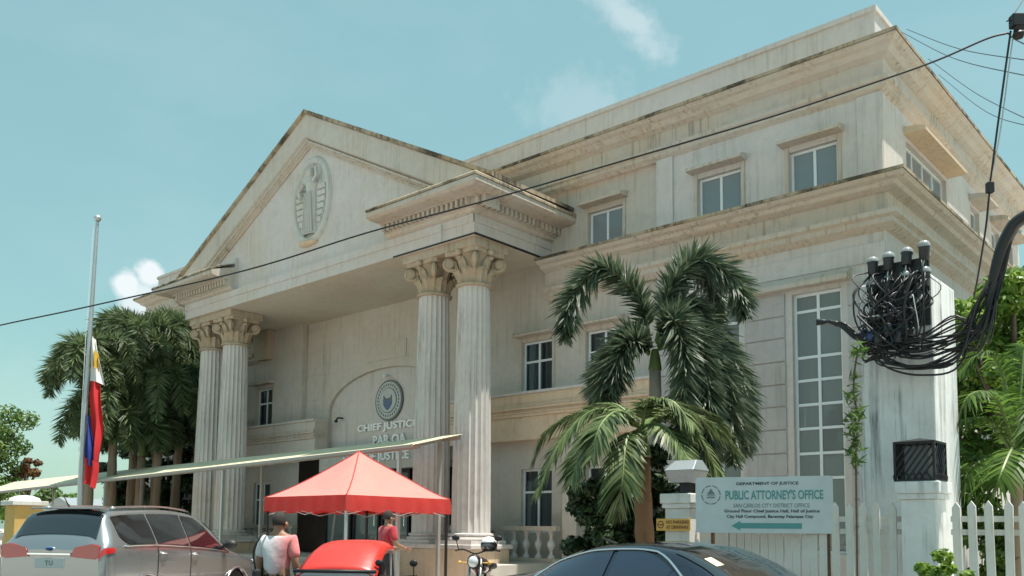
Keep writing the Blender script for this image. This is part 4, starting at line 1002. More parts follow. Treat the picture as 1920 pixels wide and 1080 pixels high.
def lantern(u, z, lab, cage):
    root = empty('gate_lantern', W(u, FV, z), -YAW, lab, 'lamp')
    if not cage:
        mb = MB(); mb.box(-.07, .07, -.07, .07, 0, .16); mb.build('stem', M['blackm'], root, bevel=.01)
        mb = MB(); mb.add([(-.16, -.16, .14), (.16, -.16, .14), (.16, .16, .14), (-.16, .16, .14), (-.21, -.2, .3), (.21, -.2, .3), (.21, .2, .3), (-.21, .2, .3)], [(0,3,2,1), (4,5,6,7), (0,1,5,4), (1,2,6,5), (2,3,7,6), (3,0,4,7)]); mb.build('body', M['steel'], root, bevel=.006)
        mb = MB(); mb.add([(-.22, -.21, .302), (.22, -.21, .302), (.22, .21, .302), (-.22, .21, .302), (-.16, -.02, .44), (.16, -.02, .44), (.16, .14, .44), (-.16, .14, .44)], [(0,3,2,1), (4,5,6,7), (0,1,5,4), (1,2,6,5), (2,3,7,6), (3,0,4,7)]); mb.build('cap', M['steel'], root, bevel=.006)
    else:
        s_, h = .20, .43
        for x in (-s_, s_):
            for y in (-s_, s_):
                mb = MB(); mb.box(x-.013, x+.013, y-.013, y+.013, 0, h); mb.build('corner_bar', M['blackm'], root)
        for z_ in (0.01, h-.01):
            mb = MB()
            for a in (-s_, s_): mb.box(-s_, s_, a-.012, a+.012, z_-.012, z_+.012); mb.box(a-.012, a+.012, -s_, s_, z_-.011, z_+.011)
            mb.build('rim', M['blackm'], root)
        for f_ in range(4):
            mb = MB()
            for k in range(7):
                x0 = -s_+2*s_*k/6; mb.tube([(max(-s_, min(s_, x0-.14)), -s_, h*.05 if x0-.14 > -s_ else h*.05+(-s_-(x0-.14))*1.4), (max(-s_, min(s_, x0+.14)), -s_, h*.95 if x0+.14 < s_ else h*.95-(x0+.14-s_)*1.4)], .011, 5)
            for k in range(6):
                x0 = -s_+.04+.07*k; mb.tube([(x0, -s_, .10), (x0+.03, -s_-.01, .06), (x0+.05, -s_, .02)], .010, 5)
            mb.xf(Matrix.Rotation(f_*math.pi/2, 4, 'Z')); mb.build('grille', M['blackm'], root)
        mb = MB(); mb.box(-s_*.62, s_*.62, -s_*.62, s_*.62, .0, h*.9); mb.build('inner_shade', plain('dusty_glass', (0.16, 0.17, 0.18), 0.4), root)
        mb = MB(); mb.add([(-s_-.02, -s_-.02, h), (s_+.02, -s_-.02, h), (s_+.02, s_+.02, h), (-s_-.02, s_+.02, h), (0, 0, h+.05)], [(0,3,2,1), (0,1,4), (1,2,4), (2,3,4), (3,0,4)]); mb.build('cap', M['blackm'], root)
lantern(8.24, 2.10, 'grey metal gate lantern with bright sloping top on the white pillar', False)
lantern(11.14, 2.17, 'black slatted cage lantern on the stained pillar', True)

M['sign_bg'] = plain('sign_pale_blue', (0.58, 0.635, 0.655), 0.6, var=0.14, scale=5)
M['sign_k'] = plain('sign_black', (0.03, 0.035, 0.04), 0.6); M['sign_t'] = plain('sign_teal', (0.10, 0.31, 0.31), 0.6); M['sign_o'] = plain('sign_orange', (0.72, 0.42, 0.10), 0.6, var=.1); M['sign_red'] = plain('sign_brown', (0.22, 0.05, 0.03), 0.6)
M['sign_w'] = plain('sign_white', (0.7, 0.72, 0.7), 0.6); M['sign_g'] = plain('sign_grey', (0.16, 0.2, 0.22), 0.6)
sg = empty('office_sign', W(9.40, -4.62, gz(-4.6)), -YAW+R(17), 'pale blue painted office sign board with black and teal lettering', 'sign')
zg = gz(-4.6); zb, zt, hw = 1.60-zg, 2.275-zg, .80
def rounded(hw, z0, z1, r_):
    out = []
    for cx, cz, a0 in ((hw-r_, z0+r_, -90), (hw-r_, z1-r_, 0), (-hw+r_, z1-r_, 90), (-hw+r_, z0+r_, 180)):
        for k in range(5): a = R(a0+90*k/4); out.append((cx+r_*math.cos(a), cz+r_*math.sin(a)))
    return out
m = MB(); m.prism(rounded(hw, zb, zt, .035), lambda p: (p[0], -.012, p[1]), lambda p: (p[0], .012, p[1])); bd = m.build('board', M['sign_bg'], sg)
for x in (-.6, .73):
    m = MB(); m.tube([(x, .035, -.02), (x, .035, zt-.05)], .026, 8); m.build('post', M['rust'], sg)
def stext(s, x, z, h, w, mat, bold=.01):
    o = link('lettering', text_mesh(s, width=w, height=h, depth=.002, bold=bold, mat=M[mat]), bd); o.location = (x, -.0145, z)
stext('DEPARTMENT OF JUSTICE', .06, zb+.565, .046, .72, 'sign_k', .02)
stext("PUBLIC ATTORNEY'S OFFICE", .13, zb+.40, .115, 1.13, 'sign_t', .025)
stext('SAN CARLOS CITY DISTRICT OFFICE', .10, zb+.305, .048, .88, 'sign_g', .0)
stext('Ground Floor Chief Justice Hall, Hall of Justice', .10, zb+.235, .048, 1.10, 'sign_k', .02)
stext('City Hall Compound, Barangay Palampas City', .08, zb+.17, .048, 1.00, 'sign_k', .02)
m = MB(); m.prism([(-.37, .085), (-.26, .145), (-.26, .12), (.45, .12), (.45, .055), (-.26, .055), (-.26, .03)], lambda p: (p[0], -.0125, zb+p[1]), lambda p: (p[0], -.0155, zb+p[1])); m.build('arrow', M['sign_t'], bd)
m = MB(); nn = 40
for k in range(nn):
    if k % 5 == 4: continue
    a0, a1 = 2*math.pi*k/nn, 2*math.pi*(k+1)/nn
    m.add([(-.61+r_*math.cos(a), -.0145, zb+.46+r_*math.sin(a)) for r_, a in ((.105, a0), (.118, a0), (.118, a1), (.105, a1))], [(0,1,2,3)])
m.build('seal_ring', M['sign_g'], bd)
m = MB(); m.add([(-.66, -.0145, zb+.465), (-.56, -.0145, zb+.465), (-.61, -.0145, zb+.54)], [(0,1,2)]); m.add([(-.67, -.0145, zb+.42), (-.55, -.0145, zb+.42), (-.57, -.0145, zb+.435), (-.65, -.0145, zb+.435)], [(0,1,2,3)]); m.add([(-.66, -.0145, zb+.445), (-.56, -.0145, zb+.445), (-.56, -.0145, zb+.455), (-.66, -.0145, zb+.455)], [(0,1,2,3)]); m.build('seal_mark', M['sign_g'], bd)
ns = empty('notice_sign', W(8.17, FV-.2, 1.62), -YAW, 'small orange parking notice fixed to the white pillar', 'sign')
m = MB(); m.box(-.25, .25, -.03, -.015, 0, .155); nb = m.build('board', M['sign_o'], ns, bevel=.004)
for s_, z_ in (('NO PARKING', .088), ('AT DRIVEWAY', .022)):
    o = link('lettering', text_mesh(s_, width=.33, height=.045, depth=.002, bold=.015, mat=M['sign_red']), nb); o.location = (.065, -.0325, z_)
m = MB(); m.add([(-.185+.05*math.cos(2*math.pi*k/20)*q, -.0322, .078+.05*math.sin(2*math.pi*k/20)*q) for q in (1, .72) for k in range(20)], [(k, (k+1) % 20, 20+(k+1) % 20, 20+k) for k in range(20)]); m.box(-.215, -.155, -.0325, -.031, .07, .086); m.build('no_sign_mark', M['sign_red'], nb)

# ------------------------------------------------------------------ concrete pillar with electricity meters and service cables
cpz = gz(-3.6)
cpil = site('concrete_pillar', 10.76, -3.6, 'tall streaked white concrete service pillar behind the fence', 'pillar')
m = MB(); m.box(-.41, .41, -.30, .62, -.02, 4.35); m.build('shaft', M['conc_pillar'], cpil, bevel=.02)
m = MB(); m.box(-.46, -.40, -.33, .3, -.02, 2.4); m.build('buttress', M['conc_pillar'], cpil, bevel=.02)
M['dome'] = plain('helmet_visor', (0.05, 0.055, 0.06), 0.06, 0, 0.9, 1.0); M['meter'] = plain('terminal_body', (0.025, 0.026, 0.028), 0.45, var=.3); M['meter_w'] = plain('pale_plastic', (0.60, 0.61, 0.60), 0.45, var=.15); M['meter_b'] = plain('blue_sleeve', (0.03, 0.07, 0.20), 0.5)
mz = lambda z: z-cpz
fr = site('terminal_board', 10.76, -3.93, 'black board holding the cable terminals on top of the concrete pillar', 'board')
m = MB(); m.box(-.26, .40, .0, .035, mz(4.0), mz(4.80)); m.build('panel', M['meter'], fr, bevel=.008)
for x in (-.22, .34):
    m = MB(); m.box(x-.02, x+.02, .035, .06, mz(3.95), mz(4.9)); m.build('bracket', M['steel'], fr)
rows_m = [(10.56, 4.70), (10.74, 4.72), (10.94, 4.74), (11.14, 4.77), (10.54, 4.42), (10.73, 4.44), (10.92, 4.46), (11.13, 4.47)]
mroot = None
ordn = ('first', 'second', 'third', 'fourth')
for i, (u, z) in enumerate(rows_m):
    lab = '%s dome capped cable terminal from the left in the %s row' % (ordn[i % 4], 'upper' if i < 4 else 'lower')
    if mroot is None:
        mroot = e = empty('cable_terminal', W(u, -4.02, z), -YAW, lab, 'cable terminal', 'cable terminals on the concrete pillar')
        mb = MB(); mb.lathe([(.058, -.04), (.066, -.02), (.070, .10), (.074, .12), (.074, .14)], n=18); mb.build('body', M['meter'], e, smooth=40)
        mb = MB(); mb.lathe([(.083, .14), (.083, .155), (.076, .185), (.055, .212), (.02, .226), (.001, .228)], n=18, cap=False); mb.build('cap', plain('terminal_cap', (0.30, 0.31, 0.31), 0.22, 0, .6, .5), e, smooth=50)
        mb = MB(); mb.box(-.012, .012, .06, .10, .02, .06); mb.build('clamp', M['steel'], e)
        for k in (-1, 0, 1):
            mb = MB(); mb.tube(spline([(k*.03, 0, -.03), (k*.045, -.03, -.10), (k*.05+.02, -.05, -.17)], 4), .010, 5); mb.build('cable_tail', M['cable'] if k else M['meter_w'], e, smooth=True)
    else:
        e = copy_tree(mroot); e.location = W(u, -4.02, z); e['label'] = lab; e.rotation_euler = (R(rgm.uniform(-7, 7)), R(rgm.uniform(-7, 7)), -YAW+R(rgm.uniform(-30, 30)))
    e.scale = (.84, .84, .84)
    rgm = random.Random(i)
# cables: loops below the terminals, the thick bundle to the right, the pigtail to the left
rgc = random.Random(9)
def bw(u, v, z): return W(u, v, z)
def cab(name, P, r_, lab, cat='cable', group=None, n=6, mat='cable'):
    P = [Vector(p) for p in P]; base = P[0].copy(); mb = MB(); mb.tube(spline([p-base for p in P], 8), r_, n)
    o = mb.build(name, M[mat], None, smooth=True); o.location = base; tag(o, lab, cat, group); return o
tang = empty('cable_tangle', W(10.8, -4.15, 3.5), -YAW, 'tangled black loops of service cable hanging below the dome capped terminals', 'cable')
for k in range(58):
    u = rgc.choice(rows_m)[0]-10.8+rgc.uniform(-.06, .06); z = rgc.uniform(.80, 1.22)
    P = [(u, .12, z), (u+rgc.uniform(-.12, .12), -.04+rgc.uniform(-.1, .05), z-rgc.uniform(.1, .3)), (rgc.uniform(-.36, .32), rgc.uniform(-.22, .03), rgc.uniform(.20, .75)), (rgc.uniform(-.36, .30), rgc.uniform(-.20, .03), rgc.uniform(.08, .55)), (rgc.uniform(-.25, .25), rgc.uniform(-.15, .05), rgc.uniform(.15, .5))]
    mb = MB(); mb.tube(spline(P, 6), rgc.choice((.006, .008, .011, .014)), 5); mb.build('loop', M['meter_b'] if k % 29 == 3 else (M['meter_w'] if k % 15 == 7 else M['cable']), tang, smooth=True)
for k in range(5):
    x, z = rgc.uniform(-.22, .2), rgc.uniform(.25, .55); mb = MB(); mb.lathe([(.05, 0), (.06, .03), (.06, .13), (.035, .16)], (x, -.10+rgc.uniform(-.04, .04), z), 10); mb.build('connector', M['meter'] if k else M['meter_b'], tang, smooth=40)
for k in range(30):                                       # sagging bundle towards the right
    z0 = rgc.uniform(-.02, .46); P = [(-.2+rgc.uniform(-.1, .25), -.1+rgc.uniform(-.06, .06), z0+.25), (-.05+rgc.uniform(-.1, .1), -.12, z0), (.33, -.10+rgc.uniform(-.05, .05), z0-.12), (.72, -.08+rgc.uniform(-.05, .05), z0-.06+rgc.uniform(-.10, .12)), (.98+rgc.uniform(-.12, .08), -.05+rgc.uniform(-.1, .1), .38+rgc.uniform(-.28, .30)), (1.12+rgc.uniform(-.05, .03), -.02, .84+rgc.uniform(-.12, .12)), (1.28, .0, 1.32)]
    mb = MB(); mb.tube(spline(P, 6), rgc.choice((.006, .009, .012)), 5); mb.build('bundle_strand', M['cable'], tang, smooth=True)
for k in range(5):
    P = [(-.2, -.1, .45+.03*k), (-.35, -.12, .36+.03*k), (-.52, -.12, .52+.02*k), (-.66, -.1, .62), (-.78, -.1, .66)] if k < 3 else [(-.25, -.1, .30), (-.48, -.12, .40+.04*k), (-.66, -.1, .62), (-.84, -.1, .63+.03*(k-3))]
    mb = MB(); mb.tube(spline(P, 6), [.014+.012*(1 if 14 < i < 20 else 0) for i in range(6*(len(P)-1)+1)], 6); mb.build('pigtail', M['cable'], tang, smooth=True)
cab('service_conduit', [W(11.80, -4.20, 3.95), W(11.88, -4.18, 4.35), W(12.02, -4.16, 4.78), W(12.25, -4.16, 4.98), W(13.1, -4.1, 5.2)], [.02+.048*math.sin(min(1, i/16)*1.5) for i in range(33)], 'thick black cable bundle curving up out of the right edge')
# utility pole just outside the frame, with its arm, and the wires it carries
Yp = 7.0; ar = at(1893, 43, Yp)
pb = Vector((ar.x+1.0, ar.y+.1, 0))
up_ = empty('utility_pole', pb, 0, 'utility pole arm reaching in at the top right corner', 'pole')
m = MB(); m.tube([(0, 0, -.02), (0, 0, 6.6)], [.15, .11], 12); m.build('shaft', M['conc_pillar'], up_, smooth=40)
m = MB(); m.box(-1.0, .5, -.16, -.08, ar.z-.05, ar.z+.055); m.build('cross_arm', M['blackm'], up_, bevel=.006)
m = MB(); m.lathe([(.035, 0), (.05, .03), (.03, .06), (.04, .09)], (-.94, -.12, ar.z-.14), 10); m.build('insulator', M['blackm'], up_, smooth=40)
A0 = ar+Vector((.06, 0, -.14))
def wire_px(pts): return [at(x, y, Y_) for x, y, Y_ in pts]
def wy(x): return 1.0/(1/11.0+(1/7.2-1/11.0)*(x+100)/2000.0)
sw_p = wire_px([(x, y, wy(x)) for x, y in ((-160, 648), (0, 610), (170, 574), (460, 507), (690, 436), (930, 371), (1200, 292), (1440, 221), (1660, 148), (1760, 112), (1850, 73), (1890, 62))])
wd = sw_p[0]-sw_p[1]
for k in range(22): sw_p.insert(0, sw_p[0]+wd)
cab('street_wire', sw_p, .009, 'long thick street wire crossing the whole facade', 'wire', None, 5)
cab('drop_wire', wire_px([(1895, 58, 7.0), (1885, 130, 7.05), (1870, 240, 7.1), (1857, 340, 7.2)]), .009, 'left strand of the vertical drop wire pair under the pole arm', 'wire', 'drop wires', 5)
cab('drop_wire', wire_px([(1901, 58, 7.0), (1890, 140, 7.05), (1875, 250, 7.1), (1858, 340, 7.2)]), .006, 'right strand of the vertical drop wire pair under the pole arm', 'wire', 'drop wires', 5, 'steel')
sp_c = at(1856, 352, 7.2); sb = empty('wire_connector', sp_c, 0, 'small black connector box on the vertical drop wire', 'connector')
m = MB(); m.box(-.028, .028, -.025, .025, -.045, .045); m.build('box', M['cable'], sb, bevel=.006)
cab('drop_wire', wire_px([(1855, 362, 7.2), (1848, 430, 7.4), (1836, 505, 7.8), (1826, 560, 8.2)]), .009, 'lower drop wire running from the connector into the trees', 'wire', None, 5)
for k, pts in enumerate((((1890, 62, 7), (1905, 75, 7.3), (1960, 100, 8)), ((1700, 55, 30), (1800, 92, 24), (1960, 118, 17)), ((1690, 60, 30), (1790, 110, 24), (1960, 150, 17)), ((1740, 110, 30), (1830, 175, 25), (1960, 240, 18)), ((1760, 140, 32), (1850, 210, 26), (1960, 245, 20)), ((1888, 40, 7), (1905, 20, 7.2), (1930, -20, 7.5)))):
    cab('thin_wire', wire_px(pts), .012 if k in (1, 2, 3, 4) else .007, ('short thin wire running right from under the pole arm', 'uppermost faint wire in the sky right of the roof corner', 'second faint wire in the sky right of the roof corner', 'third faint wire in the sky right of the roof corner', 'lowest faint wire in the sky right of the roof corner', 'thin guy wire rising above the pole arm')[k], 'wire', None, 4)

# ------------------------------------------------------------------ vehicles
def interp(keys, x):
    """smooth (monotone cubic) interpolation through (x, y) keys"""
    n = len(keys)
    if x <= keys[0][0]: return keys[0][1]
    if x >= keys[-1][0]: return keys[-1][1]
    def slope(i):
        if i == 0 or i == n-1: return 0.0
        a = (keys[i][1]-keys[i-1][1])/(keys[i][0]-keys[i-1][0]); b = (keys[i+1][1]-keys[i][1])/(keys[i+1][0]-keys[i][0])
        return 0.0 if a*b <= 0 else 2*a*b/(a+b)
    for i in range(n-1):
        if keys[i][0] <= x <= keys[i+1][0]:
            h = keys[i+1][0]-keys[i][0]; t = (x-keys[i][0])/h; m0, m1 = slope(i)*h, slope(i+1)*h
            return keys[i][1]*(2*t**3-3*t*t+1)+m0*(t**3-2*t*t+t)+keys[i+1][1]*(-2*t**3+3*t*t)+m1*(t**3-t*t)
class Car:
    def __init__(s, top, belt, wb, wr, sill, wheels, wr_r, waist=.72):
        s.top, s.belt, s.wb, s.wr, s.sill, s.wheels, s.R, s.waist = top, belt, wb, wr, sill, wheels, wr_r, waist
        s.x0, s.x1 = top[0][0], top[-1][0]
    def sec(s, x):
        tz = interp(s.top, x); zb = min(interp(s.belt, x), tz-.10); wb = interp(s.wb, x); wr = interp(s.wr, x)
        zs = s.sill
        for w in s.wheels:
            d = abs(x-w)
            if d < s.R: zs = max(zs, s.sill-.05+math.sqrt(s.R**2-d*d)*1.02)
        zs = min(zs, zb-.05); zm = min(max(s.waist, zs+.03), zb-.02)
        return [(wb-.02, zs), (wb+.015, zm), (wb-.005, zb), (wr+.02, tz-.075), (wr*.82, tz-.015), (wr*.4, tz+.010), (0, tz+.015)]
    def S(s, x, t, off=0.0):
        P = s.sec(x); n = len(P); i = min(n-2, int(t)); f = t-i
        g = lambda k: P[k] if 0 <= k < n else ((P[0][0]*2-P[1][0], P[0][1]*2-P[1][1]) if k < 0 else (-P[n-2][0], P[n-2][1]))
        p0, p1, p2, p3 = g(i-1), g(i), g(i+1), g(i+2); o = []
        for c in (0, 1):
            m0, m1 = (p2[c]-p0[c])*.32, (p3[c]-p1[c])*.32
            o.append(p1[c]*(2*f**3-3*f*f+1)+m0*(f**3-2*f*f+f)+p2[c]*(-2*f**3+3*f*f)+m1*(f**3-f*f))
        q = Vector((x, o[0], o[1]))
        if off:
            e = .01; a = s.S(min(s.x1, x+e), t)-s.S(max(s.x0, x-e), t); b = s.S(x, min(5.999, t+e))-s.S(x, max(0, t-e))
            nn = a.cross(b)
            if nn.length > 1e-9:
                nn.normalize()
                if nn.y < 0 and t < 3 or (t >= 3 and nn.z < 0): nn = -nn
                q = q+nn*off
        return q
    def body(s, nx=120):
        mb = MB(); ts = [6*k/42 for k in range(43)]; xs = [s.x0+(s.x1-s.x0)*i/nx for i in range(nx+1)]
        for sg in (1, -1):
            vs = []; fs = []; m = len(ts)
            for x in xs:
                for t in ts:
                    p = s.S(x, min(t, 5.9999)); vs.append((p.x, p.y*sg, p.z))
            for i in range(nx):
                for k in range(m-1): fs.append((i*m+k, i*m+k+1, (i+1)*m+k+1, (i+1)*m+k))
            mb.add(vs, fs)
        for x in (s.x0, s.x1):
            pts = [s.S(x, min(t, 5.9999)) for t in ts]; loop = [tuple(p) for p in pts]+[(p.x, -p.y, p.z) for p in pts[::-1][1:]]
            mb.add(loop, [tuple(range(len(loop)))])
        return mb
    def patch(s, f, x0, x1, nx=24, nt=10, off=.010, sg=1, both=False):
        """f(x) -> (t0, t1)"""
        mb = MB()
        for sg_ in ((1, -1) if both else (sg,)):
            vs = []; fs = []
            for i in range(nx+1):
                x = x0+(x1-x0)*i/nx; t0, t1 = f(x)
                for k in range(nt+1):
                    p = s.S(x, t0+(t1-t0)*k/nt, off); vs.append((p.x, p.y*sg_, p.z))
            for i in range(nx):
                for k in range(nt): a = i*(nt+1)+k; fs.append((a, a+1, a+nt+2, a+nt+1))
            mb.add(vs, fs)
        return mb
M['silver'] = plain('silver_paint', (0.36, 0.375, 0.39), 0.25, 0.75, 0.5, 1.0); M['navy'] = plain('navy_paint', (0.012, 0.016, 0.032), 0.18, 0.2, 0.6, 1.0)
M['carglass'] = plain('car_glass', (0.010, 0.012, 0.016), 0.04, 0, 0.9, 1.0); M['carglass_b'] = plain('blue_car_glass', (0.008, 0.012, 0.035), 0.04, 0, 0.9, 1.0)
M['taillight'] = plain('tail_lamp', (0.55, 0.02, 0.02), 0.15, 0, 0.7, 1.0); M['plate'] = plain('number_plate', (0.65, 0.67, 0.66), 0.5); M['black_plastic'] = plain('black_plastic', (0.02, 0.02, 0.022), 0.55)
M['rim'] = plain('alloy_rim', (0.45, 0.46, 0.48), 0.3, 0.9); M['headlamp'] = plain('headlamp', (0.7, 0.72, 0.75), 0.1, 0, .8, 1.0); M['sticker'] = plain('windscreen_sticker', (0.75, 0.70, 0.45), 0.5)
def wheel(root, x, y, r_, w):
    mb = MB(); mb.lathe([(r_*.62, -w/2), (r_*.9, -w/2), (r_, -w*.38), (r_, w*.38), (r_*.9, w/2), (r_*.62, w/2)], n=28, cap=False); mb.xf(Matrix.Translation((x, y, r_)) @ Matrix.Rotation(R(90), 4, 'X')); t = mb.build('wheel', M['rubber'], root, smooth=40)
    mb = MB(); mb.lathe([(r_*.64, -w*.42), (r_*.60, -w*.47), (r_*.55, -w*.35), (.02, -w*.30)], n=28, cap=False)
    mb.lathe([(r_*.64, w*.42), (r_*.60, w*.47), (r_*.55, w*.35), (.02, w*.30)], n=28, cap=False)
    for k in range(6):
        a = 2*math.pi*k/6
        for s_ in (-1, 1): mb.tube([(.03*math.cos(a), .03*math.sin(a), s_*w*.42), (r_*.58*math.cos(a), r_*.58*math.sin(a), s_*w*.44)], [r_*.09, r_*.06], 5)
    mb.xf(Matrix.Translation((x, y, r_)) @ Matrix.Rotation(R(90), 4, 'X')); mb.build('rim', M['rim'], t, smooth=40)
    return t
def mirror_part(root, x, y, z, mat, sg):
    mb = MB(); mb.ball((x, sg*y, z), .09, .14, .085, 12, 8); mb.tube([(x-.01, sg*(y-.2), z-.06), (x, sg*(y-.05), z-.03)], .03, 6); mb.build('wing_mirror', M[mat], root, smooth=True)

# silver SUV heading for the entrance (local +x is forward)
suv = Car(top=[(-2.43, 1.18), (-2.41, 1.27), (-2.36, 1.35), (-2.27, 1.51), (-2.15, 1.69), (-2.03, 1.765), (-1.5, 1.81), (-.6, 1.835), (.1, 1.80), (.5, 1.72), (.8, 1.58), (1.28, 1.20), (1.5, 1.14), (2.0, 1.07), (2.3, .96), (2.42, .80), (2.45, .62)],
          belt=[(-2.43, 1.22), (-1.5, 1.24), (0, 1.18), (1.2, 1.08), (2.45, .9)], wb=[(-2.43, .80), (-2.38, .87), (-2.2, .915), (-1.5, .935), (1.3, .935), (2.0, .90), (2.3, .82), (2.45, .66)],
          wr=[(-2.43, .72), (-2.3, .68), (-2.0, .63), (0, .64), (.7, .66), (1.25, .78), (2.0, .76), (2.45, .60)], sill=.36, wheels=(-1.42, 1.43), wr_r=.47, waist=.78)
s_loc = at(200, 1035, 13.5); hd = Vector((.19, .98)).normalized(); hdg = math.atan2(hd.y, hd.x)
ctr = Vector((s_loc.x, s_loc.y, 0)) + Vector((hd.x, hd.y, 0))*2.36 + Vector((-hd.y, hd.x, 0))*.86
SU = empty('parked_suv', (ctr.x, ctr.y, 0.0), hdg, 'silver suv seen from behind, parked at the left before the walkway', 'suv')
SU.scale = (1.03, 1.03, 1.045)
suv.body().build('body', M['silver'], SU, smooth=50)
def win(x0, x1, lo=2.10, hi=2.93, front=None, back=None):
    def f(x):
        a, b = lo, hi
        if front and x > front: b = hi-(hi-lo)*.96*min(1, (x-front)/(x1-front))**1.15
        if back and x < back: a = lo+(hi-lo)*.30*((back-x)/(back-x0))**2
        return a, b
    return f
for sg in (1, -1):
    suv.patch(win(-2.02, -1.18, back=-1.8), -2.02, -1.18, sg=sg).build('quarter_window', M['carglass'], SU, smooth=True)
    suv.patch(win(-1.12, -.22), -1.12, -.22, sg=sg).build('rear_door_window', M['carglass'], SU, smooth=True)
    suv.patch(win(-.16, 1.12, front=.25), -.16, 1.10, sg=sg).build('front_door_window', M['carglass'], SU, smooth=True)
    mb = MB(); mb.tube([suv.S(x, 2.04, .012) for x in [-2.0+.1*i for i in range(32)]], .010, 5); mb.xf(Matrix.Scale(sg, 4, (0, 1, 0))); mb.build('belt_trim', M['chrome'], SU, smooth=True)
    mb = MB(); mb.tube([suv.S(x, 3.75, .05) for x in [-1.85+.1*i for i in range(22)]], .018, 6); mb.xf(Matrix.Scale(sg, 4, (0, 1, 0))); mb.build('roof_rail', M['chrome'], SU, smooth=True)
    for xd in (-.19, -1.15):
        d_ = [suv.S(xd, .25+.085*i, .004) for i in range(21)]; mb = MB(); mb.tube(d_, .006, 4); mb.xf(Matrix.Scale(sg, 4, (0, 1, 0))); mb.build('door_seam', M['black_plastic'], SU)
    for xd in (.02, -.92):
        p = suv.S(xd-.1, 1.75, .03); mb = MB(); mb.tube([p+Vector((-.10, -.02, 0)), p+Vector((-.07, .02, 0)), p+Vector((.07, .02, 0)), p+Vector((.10, -.02, 0))], .016, 6); mb.xf(Matrix.Scale(sg, 4, (0, 1, 0))); mb.build('door_handle', M['chrome'], SU, smooth=True)
    mirror_part(SU, .92, 1.06, 1.24, 'black_plastic', sg)
    suv.patch(lambda x: (1.70+.5*(x+2.43), 2.0), -2.425, -2.22, 10, 6, .014, sg).build('tail_lamp', M['taillight'], SU, smooth=True)
    mb = MB(); mb.prism([(.36, 1.10), (.74, 1.07), (.80, 1.10), (.80, 1.25), (.68, 1.27), (.42, 1.22)], lambda p: (-2.40, sg*p[0], p[1]), lambda p: (-2.442, sg*p[0], p[1])); mb.build('tail_lamp', M['taillight'], SU, bevel=.01)
    for w in (-1.42, 1.43): wheel(SU, w, sg*.80, .385, .25)
    for w in (-1.42, 1.43):
        mb = MB(); mb.tube([(w+.475*math.cos(R(a)), sg*.955, .34+.475*math.sin(R(a))) for a in range(0, 181, 10)], .022, 6); mb.build('arch_trim', M['silver'], SU, smooth=True)
suv.patch(lambda x: (3.22, 5.999), -2.33, -2.10, 12, 20, .010, 1, True).build('rear_window', M['carglass'], SU, smooth=True)
suv.patch(lambda x: (3.18, 5.999), .66, 1.22, 12, 20, .010, 1, True).build('windscreen', M['carglass'], SU, smooth=True)
mb = MB(); mb.box(-2.16, -1.93, -.60, .60, 1.785, 1.815); mb.build('roof_spoiler', M['silver'], SU, bevel=.012)
mb = MB(); mb.box(-2.462, -2.44, -.36, .36, 1.115, 1.145); mb.build('chrome_strip', M['chrome'], SU, bevel=.004)
mb = MB(); mb.box(-2.445, -2.425, -.24, .24, .93, 1.07); pt_ = mb.build('number_plate', M['plate'], SU, bevel=.004)
for ch_, yy_ in (('T', .035), ('U', -.035)):
    o = link('lettering', text_mesh(ch_, height=.07, depth=.002, bold=.02, mat=M['sign_g']), pt_); o.location = (-2.447, yy_, .965); o.rotation_euler = (0, 0, R(-90))
mb = MB(); mb.ball((-2.425, 0, 1.205), .03, .085, .036, 16, 6); mb.build('badge', M['chrome'], SU, smooth=True)
mb = MB(); mb.ball((-2.442, 0, 1.205), .017, .07, .025, 16, 6); mb.build('badge', plain('badge_blue', (.02, .05, .18), .3), SU, smooth=True)
mb = MB(); mb.box(-2.56, -2.30, -.84, .84, .42, .74); mb.build('rear_bumper', M['silver'], SU, bevel=.05)
mb = MB(); mb.box(2.30, 2.53, -.80, .80, .40, .70); mb.build('front_bumper', M['silver'], SU, bevel=.05)
mb = MB(); mb.box(-2.3, 2.3, -.72, .72, .25, .5); mb.build('underbody', M['black_plastic'], SU)
mb = MB(); mb.tube([(-1.6, .35, 1.82), (-1.75, .35, 2.0)], [.012, .006], 6); mb.build('aerial', M['black_plastic'], SU)
for sg in (1, -1):
    mb = MB(); mb.box(2.25, 2.44, sg*.5 if sg > 0 else -.78, .78 if sg > 0 else -.5, .80, .93); mb.build('headlamp', M['headlamp'], SU, bevel=.03)

# dark blue saloon in the foreground, nose to the right
sed = Car(top=[(-2.32, .80), (-2.25, .96), (-2.0, 1.04), (-1.6, 1.08), (-1.35, 1.14), (-.9, 1.34), (-.45, 1.445), (0, 1.465), (.35, 1.43), (.7, 1.31), (1.25, 1.02), (1.5, .97), (2.0, .88), (2.25, .74), (2.32, .58)],
          belt=[(-2.32, .93), (-1, .96), (0.5, .93), (2.32, .8)], wb=[(-2.32, .68), (-2.2, .82), (-1.5, .89), (1.3, .89), (2.0, .83), (2.32, .62)], wr=[(-2.32, .60), (-1.6, .68), (-.9, .60), (0, .58), (.7, .62), (1.3, .74), (2.32, .56)],
          sill=.25, wheels=(-1.38, 1.38), wr_r=.40, waist=.62)
sl = W(9.32, -6.45)
SD = empty('parked_sedan', (sl.x, sl.y, gz(-6.35)), -YAW-R(6), 'dark navy saloon car with chrome window line in the foreground', 'car')
SD.scale = (1.08, 1.03, 1.0)
sed.body().build('body', M['navy'], SD, smooth=50)
